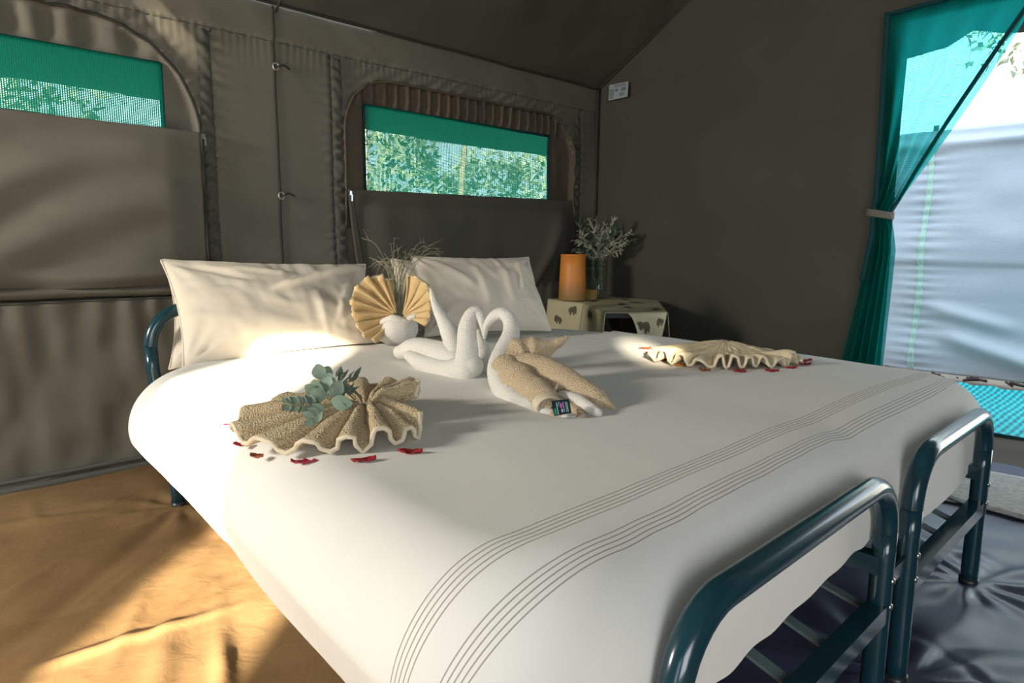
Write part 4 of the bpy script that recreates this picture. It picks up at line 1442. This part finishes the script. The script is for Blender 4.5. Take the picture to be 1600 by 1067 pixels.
SPR = 0.085
sg = thing('leaf_sprig', 'grey-green eucalyptus sprig lying on the left towel fan', 'sprig', tuple(PD(505, 640, 1.36 - SPR)))
VW = -Fw
pth = lambda pts, n=10: cat([PD(p[0], p[1], p[2] - SPR) for p in pts], n)
for pts in ([(560, 628, 1.38), (530, 622, 1.37), (505, 605, 1.37), (500, 578, 1.38)], [(560, 628, 1.38), (520, 632, 1.35), (480, 634, 1.34), (445, 630, 1.33)],
            [(555, 625, 1.38), (535, 605, 1.38), (528, 582, 1.39)], [(540, 628, 1.36), (510, 636, 1.34), (487, 652, 1.32)]):
    obj('stem', *tube(pth(pts), 0.0016, 6), M['stem'], sg)
for (px_, py_, dp, dx_, dy_, L_, w_) in ((503, 592, 1.37, -0.3, 1, 0.030, 0.015), (505, 593, 1.375, 0.5, 1, 0.028, 0.014), (506, 618, 1.36, -0.7, 0.9, 0.036, 0.018), (507, 620, 1.355, 0.25, 1, 0.040, 0.017), (520, 620, 1.35, 0.6, 1.1, 0.034, 0.014),
                                       (518, 626, 1.345, 1.0, -0.15, 0.040, 0.015), (512, 618, 1.345, -0.9, 0.2, 0.034, 0.015), (500, 630, 1.34, -0.4, -0.6, 0.030, 0.012), (528, 626, 1.35, 0.5, -0.8, 0.028, 0.012), (512, 610, 1.36, 0.1, 0.9, 0.034, 0.015), (496, 612, 1.36, -1, 0.4, 0.026, 0.012)):
    d_ = Rt * dx_ + Up * dy_ - Fw * 0.2
    obj('leaf', *leaf(PD(px_, py_, dp - SPR), d_, VW + 0.4 * rng.normal(size=3), L_, w_, True), M['euca'], sg)
for k in range(22):
    px_, py_ = random.uniform(524, 552), random.uniform(585, 625)
    d_ = Rt * random.uniform(-0.3, 0.9) + Up * random.uniform(0.3, 1.1) - Fw * random.uniform(-0.3, 0.3)
    obj('leaf', *leaf(PD(px_, py_, 1.37 - SPR + random.uniform(-0.01, 0.015)), d_, VW + 0.6 * rng.normal(size=3), random.uniform(0.016, 0.030), 0.0042), M['dark_leaf'], sg)
for k in range(9):
    t_ = k / 8
    base = PD(500 - 52 * t_, 632 - 1 * t_, 1.345 - SPR - 0.012 * t_)
    for sgn in (1, -1):
        d_ = -Rt * 0.55 + Up * sgn * 0.9 - Fw * 0.1
        obj('leaf', *leaf(base, d_, VW + 0.3 * rng.normal(size=3), 0.024 - 0.008 * t_, 0.0055), M['euca'] if k % 2 else M['dark_leaf'], sg)
for k in range(6):
    base = PD(508 - 4 * k, 640 + 3 * k, 1.33 - SPR - 0.004 * k)
    obj('leaf', *leaf(base, -Rt * 0.4 - Up * (0.6 if k % 2 else -0.2) - Fw * 0.2, VW + 0.3 * rng.normal(size=3), 0.026, 0.0075), M['euca'], sg)


# ------------------------------------------------------------------ dried petals
def surf(x, y):
    sh = -0.075 * (1 - float(sstep(0.5, 1.7, y))) * (1 - float(sstep(0.45, 1.3, x)))
    o_ = min(max((BX0 + sh - x) / RR, 0), 0.98)
    return float(bed_top(x, y)) - RR * (1 - math.sqrt(1 - o_ * o_))


def petal(px_, py_, L_, w_, ang_, mat, label, seed):
    r = np.random.default_rng(seed)
    c = PZ(px_, py_, 0.555)
    for _ in range(4):
        c = PZ(px_, py_, surf(c[0], c[1]) + 0.0015)
    d_ = ER * math.cos(ang_) + EA * math.sin(ang_)
    s_ = np.cross([0, 0, 1.0], d_)
    V, n = [], 9
    for k in range(n):
        t_ = k / (n - 1) * 2 - 1
        ww = w_ * max(1 - t_ * t_, 0.02) ** 0.6 * (1 + 0.25 * r.normal() * 0.5)
        for j in (-1, -0.5, 0, 0.5, 1):
            V.append(c + d_ * L_ / 2 * t_ + s_ * ww * j + np.array([0, 0, 0.35 * w_ * j * j + 0.003 * t_ * t_ + 0.0012 * r.normal()]))
    o = obj('petal', V, grid_faces(5, n), mat, loc=tuple(c), solid=0.0015)
    tag(o, label, 'petal', 'dried petals scattered on the bed')


for i, (px_, py_, L_, w_, an, mt_, lb_) in enumerate((
        (358, 664, 0.022, 0.006, 0.5, 'petal_pink', 'thin pink petal beside the left end of the left towel fan'),
        (377, 696, 0.032, 0.009, -0.1, 'petal_pink', 'red and orange petal under the left front corner of the left towel fan'),
        (401, 714, 0.026, 0.009, -0.2, 'petal_rust', 'round rust-brown petal in front of the left towel fan, second from the left'),
        (475, 723, 0.044, 0.008, 0.1, 'petal_pink', 'long crimson petal in front of the left towel fan'),
        (568, 720, 0.042, 0.009, 0.3, 'petal', 'dark red petal in front of the middle of the left towel fan'),
        (641, 707, 0.044, 0.009, 0.1, 'petal', 'dark red petal at the right front corner of the left towel fan'),
        (1008, 545, 0.046, 0.010, 0.2, 'petal_rust', 'brown petal at the far left end of the pale towel fan, rear one'),
        (1019, 553, 0.046, 0.010, 0.0, 'petal_rust', 'brown petal at the left end of the pale towel fan, nearer one'),
        (1036, 563, 0.040, 0.010, 0.2, 'petal', 'dark petal under the left front edge of the pale towel fan'),
        (1063, 571, 0.036, 0.012, 0.1, 'petal_orange', 'bright orange petal before the pale towel fan'),
        (1101, 579, 0.034, 0.010, -0.2, 'petal_rust', 'brown petal tucked under the front pleats of the pale towel fan'),
        (1156, 581, 0.036, 0.012, -0.2, 'petal', 'dark petal below the middle front pleats of the pale towel fan'),
        (1206, 580, 0.040, 0.011, -0.2, 'petal', 'dark red petal before the right front pleats of the pale towel fan'),
        (1236, 575, 0.038, 0.009, 0.0, 'petal', 'small dark red petal nearest the right tip of the pale towel fan'),
        (1257, 570, 0.044, 0.011, 0.0, 'petal', 'dark red petal to the right of the pale towel fan tip'),
        (1259, 564, 0.046, 0.010, 0.2, 'petal_pink', 'rearmost red petal to the right of the pale towel fan tip'))):
    petal(px_, py_, L_, w_, an, M[mt_], lb_, 200 + i)

# ------------------------------------------------------------------ towel pot with bow fan and dry grass
PDEP = 2.50
pc = PZ(621, 536, 0.557)
PDEP = float((pc - CAM) @ Fw)
pot = thing('towel_pot', 'off-white towel wrapped bowl between the pillows', 'pot', tuple(pc))
rp = 32 * PDEP / FPX
prof = [(0.55 * rp, 0.0), (0.85 * rp, 0.012), (1.0 * rp, 0.040), (1.0 * rp, 0.068), (0.90 * rp, 0.092), (0.80 * rp, 0.100), (0.70 * rp, 0.094), (0.62 * rp, 0.070), (0.0, 0.066)]
v, f = lathe(pc, prof, 40)
v = v + (0.004 * vnoise(v[:, 0] * 40, v[:, 2] * 40, 3))[:, None] * np.array([1, 1, 0.3])
obj('bowl', v, f, M['white_terry'], pot)
obj('twisted_end', *roll([(635, 500, PDEP - 0.05), (645, 495, PDEP - 0.06), (656, 490, PDEP - 0.06)], [0.010, 0.011, 0.006], 16, 8), M['white_terry'], pot)
obj('twisted_end', *roll([(598, 503, PDEP - 0.06), (615, 498, PDEP - 0.07), (635, 503, PDEP - 0.06)], [0.012, 0.015, 0.012], 20, 10), M['white_terry'], pot)

bw = thing('towel_bow', 'ochre towel pleated into a butterfly bow standing in the towel pot', 'towel bow', tuple(pc + np.array([0, 0, 0.08])))


def lobe(a0, a1, R_, npl, apx, seed, rim):
    na, nr = npl * 12, 16
    ang = np.linspace(a0, a1, na)
    c = PD(apx[0], apx[1], PDEP - 0.045)
    Rr = R_ * np.interp(np.linspace(0, 1, na), np.linspace(0, 1, len(rim)), rim)
    k = np.linspace(0, npl * 2 * math.pi, na)
    rows_ = []
    for rr_ in np.linspace(0.05, 1, nr):
        a_ = np.radians(ang + 7 * np.sin(2 * k + 0.5) * rr_)
        off = 0.023 * np.sin(k) * rr_ ** 0.8 * (1 + 0.3 * vnoise(k, k * 0, seed)) - 0.05 * rr_ ** 2
        P = c + (Rr * rr_)[:, None] * (np.cos(a_)[:, None] * Rt + np.sin(a_)[:, None] * Up) + off[:, None] * Fw
        rows_.append(P)
    wg_ = obj('wing', np.vstack(rows_), grid_faces(na, nr), M['ochre_towel'], bw, solid=0.005)
    obj('hem', *tube(rows_[-1][::2], 0.0035, 6), M['towel_hem'], wg_)


m_px = PDEP / FPX
lobe(97, 238, 68 * m_px, 8, (620, 492), 11, [0.72, 0.96, 1.03, 1.0, 0.90, 0.84, 0.80, 0.70])
lobe(76, -18, 56 * m_px, 6, (629, 494), 13, [1.10, 1.12, 1.05, 0.88, 0.80, 0.74])

gr = thing('dry_grass', 'dry grass stalks rising from the towel pot above the pillows', 'dried grass', tuple(pc + np.array([0, 0, 0.09])))
stalks = []
ends = [(577, 402), (573, 420), (565, 372), (609, 378), (602, 398), (616, 370), (619, 382), (596, 431), (640, 398), (632, 400), (655, 388), (668, 380), (680, 384), (692, 396), (694, 393), (688, 388), (676, 392), (664, 398), (650, 402), (646, 395), (628, 410), (606, 412), (585, 440), (590, 400), (612, 405), (636, 388)]
for i, (ex, ey) in enumerate(ends):
    d0 = PDEP + random.uniform(-0.02, 0.02)
    sx = random.uniform(612, 628)
    arch = 22 if ex > 640 else 4
    pts = [(sx, 498, d0), (sx + 0.1 * (ex - sx), 460, d0 + 0.02), (sx + 0.25 * (ex - sx), 425, d0 + 0.05), (sx + 0.62 * (ex - sx), min(410, ey + 12) - arch * 0.4, d0 + 0.10), (ex, ey, d0 + 0.12)]
    stalks.append(tube(cat([PD(*p) for p in pts], 16), np.linspace(0.0017, 0.0007, 16), 5))
    for k in range(3):
        t_ = random.uniform(0.55, 0.95)
        a_ = cat([PD(*p) for p in pts], 40)[int(t_ * 39)]
        b_ = a_ + (Rt * random.uniform(-0.6, 1) + Up * random.uniform(-0.6, 0.8) + Fw * random.uniform(-.3, .3)) * random.uniform(0.02, 0.07)
        stalks.append(tube(np.array([a_, b_]), np.array([0.001, 0.0005]), 4))
    if i % 2 == 1:
        obj('stalk', *join(stalks), M['straw'], gr)
        stalks = []

# ------------------------------------------------------------------ corner table with its cloth
TZ = 0.585
top = [(3.08, 2.90), (2.98, 2.52), (2.66, 2.10), (2.92, 1.915), (3.545, 2.40), (3.545, 2.90)]
tb = thing('side_table', 'low corner table beneath the printed cloth by the gable wall', 'table', (3.15, 2.4, 0))
V = [(x, y, TZ - 0.025) for x, y in top] + [(x, y, TZ - 0.004) for x, y in top]
obj('table_top', V, [tuple(range(6))[::-1], tuple(range(6, 12))] + [(k, (k + 1) % 6, 6 + (k + 1) % 6, 6 + k) for k in range(6)], M['blackcloth'], tb, smooth=False)
for (x, y), (x2, y2) in (((2.78, 2.10), (3.0, 2.3)), ((2.95, 2.03), (2.75, 2.2)), ((3.40, 2.42), (3.4, 2.42)), ((3.12, 2.80), (3.12, 2.80)), ((3.42, 2.82), (3.42, 2.82))):
    obj('leg', *bar((x, y, 0.01), (x2, y2, TZ - 0.02), 0.024, 0.024, (0.3, 0.9, 0.1)), M['blackcloth'], tb, smooth=False)

cl = thing('tablecloth', 'cream cloth with dark animal prints draped over the corner table', 'tablecloth', (3.15, 2.4, TZ))
V = [(x, y, TZ) for x, y in top]
obj('cloth_top', V, [tuple(range(6))], M['tablecloth'], cl, smooth=False, solid=0.003, offset=1)


def drape(p, q, dp, dq, flare, nm='drop', n=24, tuck=(0, 0), wav=0.008, mid=None):
    p, q = np.array([*p, TZ + 0.001]), np.array([*q, TZ + 0.001])
    e = (q - p) / np.linalg.norm(q - p)
    o_ = np.array([e[1], -e[0], 0])
    if o_ @ (np.array([3.2, 2.45, 0]) - (p + q) / 2 * np.array([1, 1, 0])) > 0:
        o_ = -o_
    rows_ = []
    for t_ in np.linspace(0, 1, 12):
        r_ = []
        for s_ in np.linspace(0, 1, n):
            a_ = p + (q - p) * s_
            dep = dp + (dq - dp) * s_
            if mid is not None:
                dep += mid * math.sin(math.pi * s_)
            sh = e * (tuck[0] * (1 - s_) + tuck[1] * s_) * t_
            r_.append(a_ + sh + o_ * (0.004 + flare * t_ ** 0.7 + wav * t_ * math.sin(s_ * 9 + 1)) - np.array([0, 0, dep * t_]))
        rows_.append(r_)
    rows_ = np.array(rows_)
    obj(nm, rows_.reshape(-1, 3), grid_faces(n, 12), M['tablecloth'], cl, solid=0.002)
    return rows_, o_


A_, B_, C_, D_, E_ = top[0], top[1], top[2], top[3], top[4]
r1, o1 = drape(A_, B_, 0.20, 0.20, 0.012)
r2, o2 = drape(B_, C_, 0.16, 0.155, 0.015)
CDp = (C_[0] + 0.34 * (D_[0] - C_[0]), C_[1] + 0.34 * (D_[1] - C_[1]))
r3, o3 = drape(CDp, D_, 0.02, 0.14, 0.015, mid=0.10, tuck=(0.02, -0.03))
r4, o4 = drape(D_, E_, 0.15, 0.05, 0.010)


def animal(rows_, o_, s0, t0, sc, flip=False):
    """a small dark four-legged silhouette printed on the hanging cloth"""
    sil = [(0.0, 0.35), (0.08, 0.62), (0.25, 0.75), (0.5, 0.78), (0.7, 0.9), (0.88, 0.88), (1.0, 0.6), (0.97, 0.15), (0.90, 0.18), (0.88, 0.5), (0.78, 0.45), (0.76, 0.0), (0.64, 0.0), (0.62, 0.32), (0.34, 0.32), (0.32, 0.0), (0.18, 0.0), (0.16, 0.35), (0.06, 0.25)]
    nr, nc = rows_.shape[:2]
    P = []
    for x, y in sil:
        x = 1 - x if flip else x
        s_ = np.clip(s0 + (x - 0.5) * sc[0], 0, 1) * (nc - 1)
        t_ = np.clip(t0 - (y - 0.4) * sc[1], 0, 1) * (nr - 1)
        i, j = min(int(s_), nc - 2), min(int(t_), nr - 2)
        a_, b_ = s_ - i, t_ - j
        q_ = (rows_[j, i] * (1 - a_) + rows_[j, i + 1] * a_) * (1 - b_) + (rows_[j + 1, i] * (1 - a_) + rows_[j + 1, i + 1] * a_) * b_
        P.append(q_ + o_ * 0.004)
    c = np.mean(P, axis=0)
    n = len(P)
    obj('animal_print', np.vstack([P, [c]]), [(k, (k + 1) % n, n) for k in range(n)], M['ink'], cl, smooth=False)


animal(r1, o1, 0.75, 0.25, (0.22, 0.32))
animal(r2, o2, 0.40, 0.30, (0.22, 0.40), True)
animal(r2, o2, 0.45, 0.88, (0.20, 0.20))
animal(r1, o1, 0.35, 0.60, (0.2, 0.3), True)
animal(r3, o3, 0.40, 0.45, (0.36, 0.40))
animal(r3, o3, 0.85, 0.30, (0.2, 0.3), True)
for (x, y, an) in ((2.98, 2.20, 0.8), (3.12, 2.35, 0.5), (3.28, 2.36, 1.2), (3.0, 2.03, 0.4), (3.42, 2.55, 0.9), (3.15, 2.58, 0.3)):
    L_ = 0.06
    P = np.array([(x + L_ * (u_ * math.cos(an) - w_ * math.sin(an)), y + L_ * (u_ * math.sin(an) + w_ * math.cos(an)), TZ + 0.0050) for u_, w_ in ((-1, -.2), (-.8, .3), (-.2, .45), (.3, .35), (.8, .5), (1, .1), (.7, -.1), (.6, -.5), (.4, -.1), (-.3, -.1), (-.5, -.5), (-.7, -.1))])
    obj('animal_print', np.vstack([P, P.mean(0)]), [(k, (k + 1) % 12, 12) for k in range(12)], M['ink'], cl, smooth=False)

# ------------------------------------------------------------------ lamp, vase, herbs
lc = PZ(894, 469, TZ + 0.006)
ld = float((lc - CAM) @ Fw)
lw, lh = 20.5 * ld / FPX, 70 * ld / FPX
lp = thing('table_lamp', 'tapered orange frosted lantern on the printed tablecloth', 'lantern', tuple(lc))
v, f = lathe(lc, [(0.0, 0.0), (lw * 1.0, 0.0), (lw * 1.05, 0.01), (lw * 1.02, lh * 0.3), (lw * 0.97, lh * 0.7), (lw * 0.92, lh), (lw * 0.84, lh), (lw * 0.9, lh * 0.6), (lw * 0.95, 0.02), (0, 0.02)], 28)
sh_ = obj('shade', v, f, M['lamp'], lp)
obj('rim', *tube(np.array([lc + np.array([lw * 0.90 * math.cos(a_), lw * 0.90 * math.sin(a_), lh]) for a_ in np.linspace(0, 2 * math.pi, 29)]), 0.005, 6), M['lamp'], sh_)
obj('candle', *lathe(lc, [(0.0, 0.021), (0.03, 0.021), (0.03, 0.09), (0.0, 0.092)], 16), M['pillow'], lp)

vc = PZ(934, 466, TZ + 0.006)
vd = float((vc - CAM) @ Fw)
vw, vh = 15 * vd / FPX, 60 * vd / FPX
vs = thing('glass_vase', 'clear glass vase standing beside the orange lantern', 'vase', tuple(vc))
obj('glass', *lathe(vc, [(0.0, 0.0), (vw * 0.85, 0.0), (vw * 0.9, 0.01), (vw * 1.0, vh), (vw * 0.93, vh), (vw * 0.83, 0.02), (0, 0.018)], 28), M['glass'], vs)
hb = thing('herb_bunch', 'bunch of silvery sage-green stems in the glass vase', 'bouquet', tuple(vc + np.array([0, 0, 0.02])))
r = np.random.default_rng(77)
tips = [(903, 350), (906, 362), (900, 375), (912, 340), (920, 345), (926, 352), (935, 356), (945, 348), (958, 345), (963, 352), (938, 368), (950, 372), (960, 378), (972, 368), (985, 362), (990, 375), (975, 382), (968, 392), (898, 388), (905, 395), (915, 378), (928, 372), (942, 385), (955, 395), (918, 360), (950, 358), (932, 345), (966, 362), (909, 372), (978, 373)]
for i, (ex, ey) in enumerate(tips):
    dz = r.uniform(-0.10, 0.05)
    base = vc + np.array([r.uniform(-0.4, 0.4) * vw, r.uniform(-0.4, 0.4) * vw, 0.03])
    neck = PD(933 + r.uniform(-9, 9), 408, vd + r.uniform(-0.03, 0.03))
    tip = PD(ex, ey, vd + dz - 0.03)
    tip[0] = min(tip[0], 3.55)
    path = cat([base, neck, neck + (tip - neck) * 0.55 + np.array([0, 0, 0.02]), tip], 22)
    parts = [tube(path, np.linspace(0.0022, 0.001, 22), 5)]
    for k in range(5, 22):
        for j in range(2):
            dd_ = (path[min(k + 1, 21)] - path[k - 1])
            dd_ = dd_ / np.linalg.norm(dd_) * 0.9 + r.normal(size=3) * 0.65
            L_ = r.uniform(0.022, 0.050) * (1 if k > 9 else 0.6)
            parts.append(leaf(path[k], dd_, r.normal(size=3), L_, 0.0062, False, 0.2, 4))
    v, f = join(parts)
    v[:, 0] = np.minimum(v[:, 0], 3.57)
    obj('sprig', v, f, M['sage'] if i % 3 else M['dark_leaf'], hb)
ob = PZ(922, 467, TZ + 0.006) - EA * 0.02
tag(obj('ochre_block', *box(ob + np.array([0, 0, 0.030]), (0.055, 0.055, 0.060)), M['ochre_block'], loc=tuple(ob), smooth=False), 'small ochre block at the foot of the glass vase', 'block')
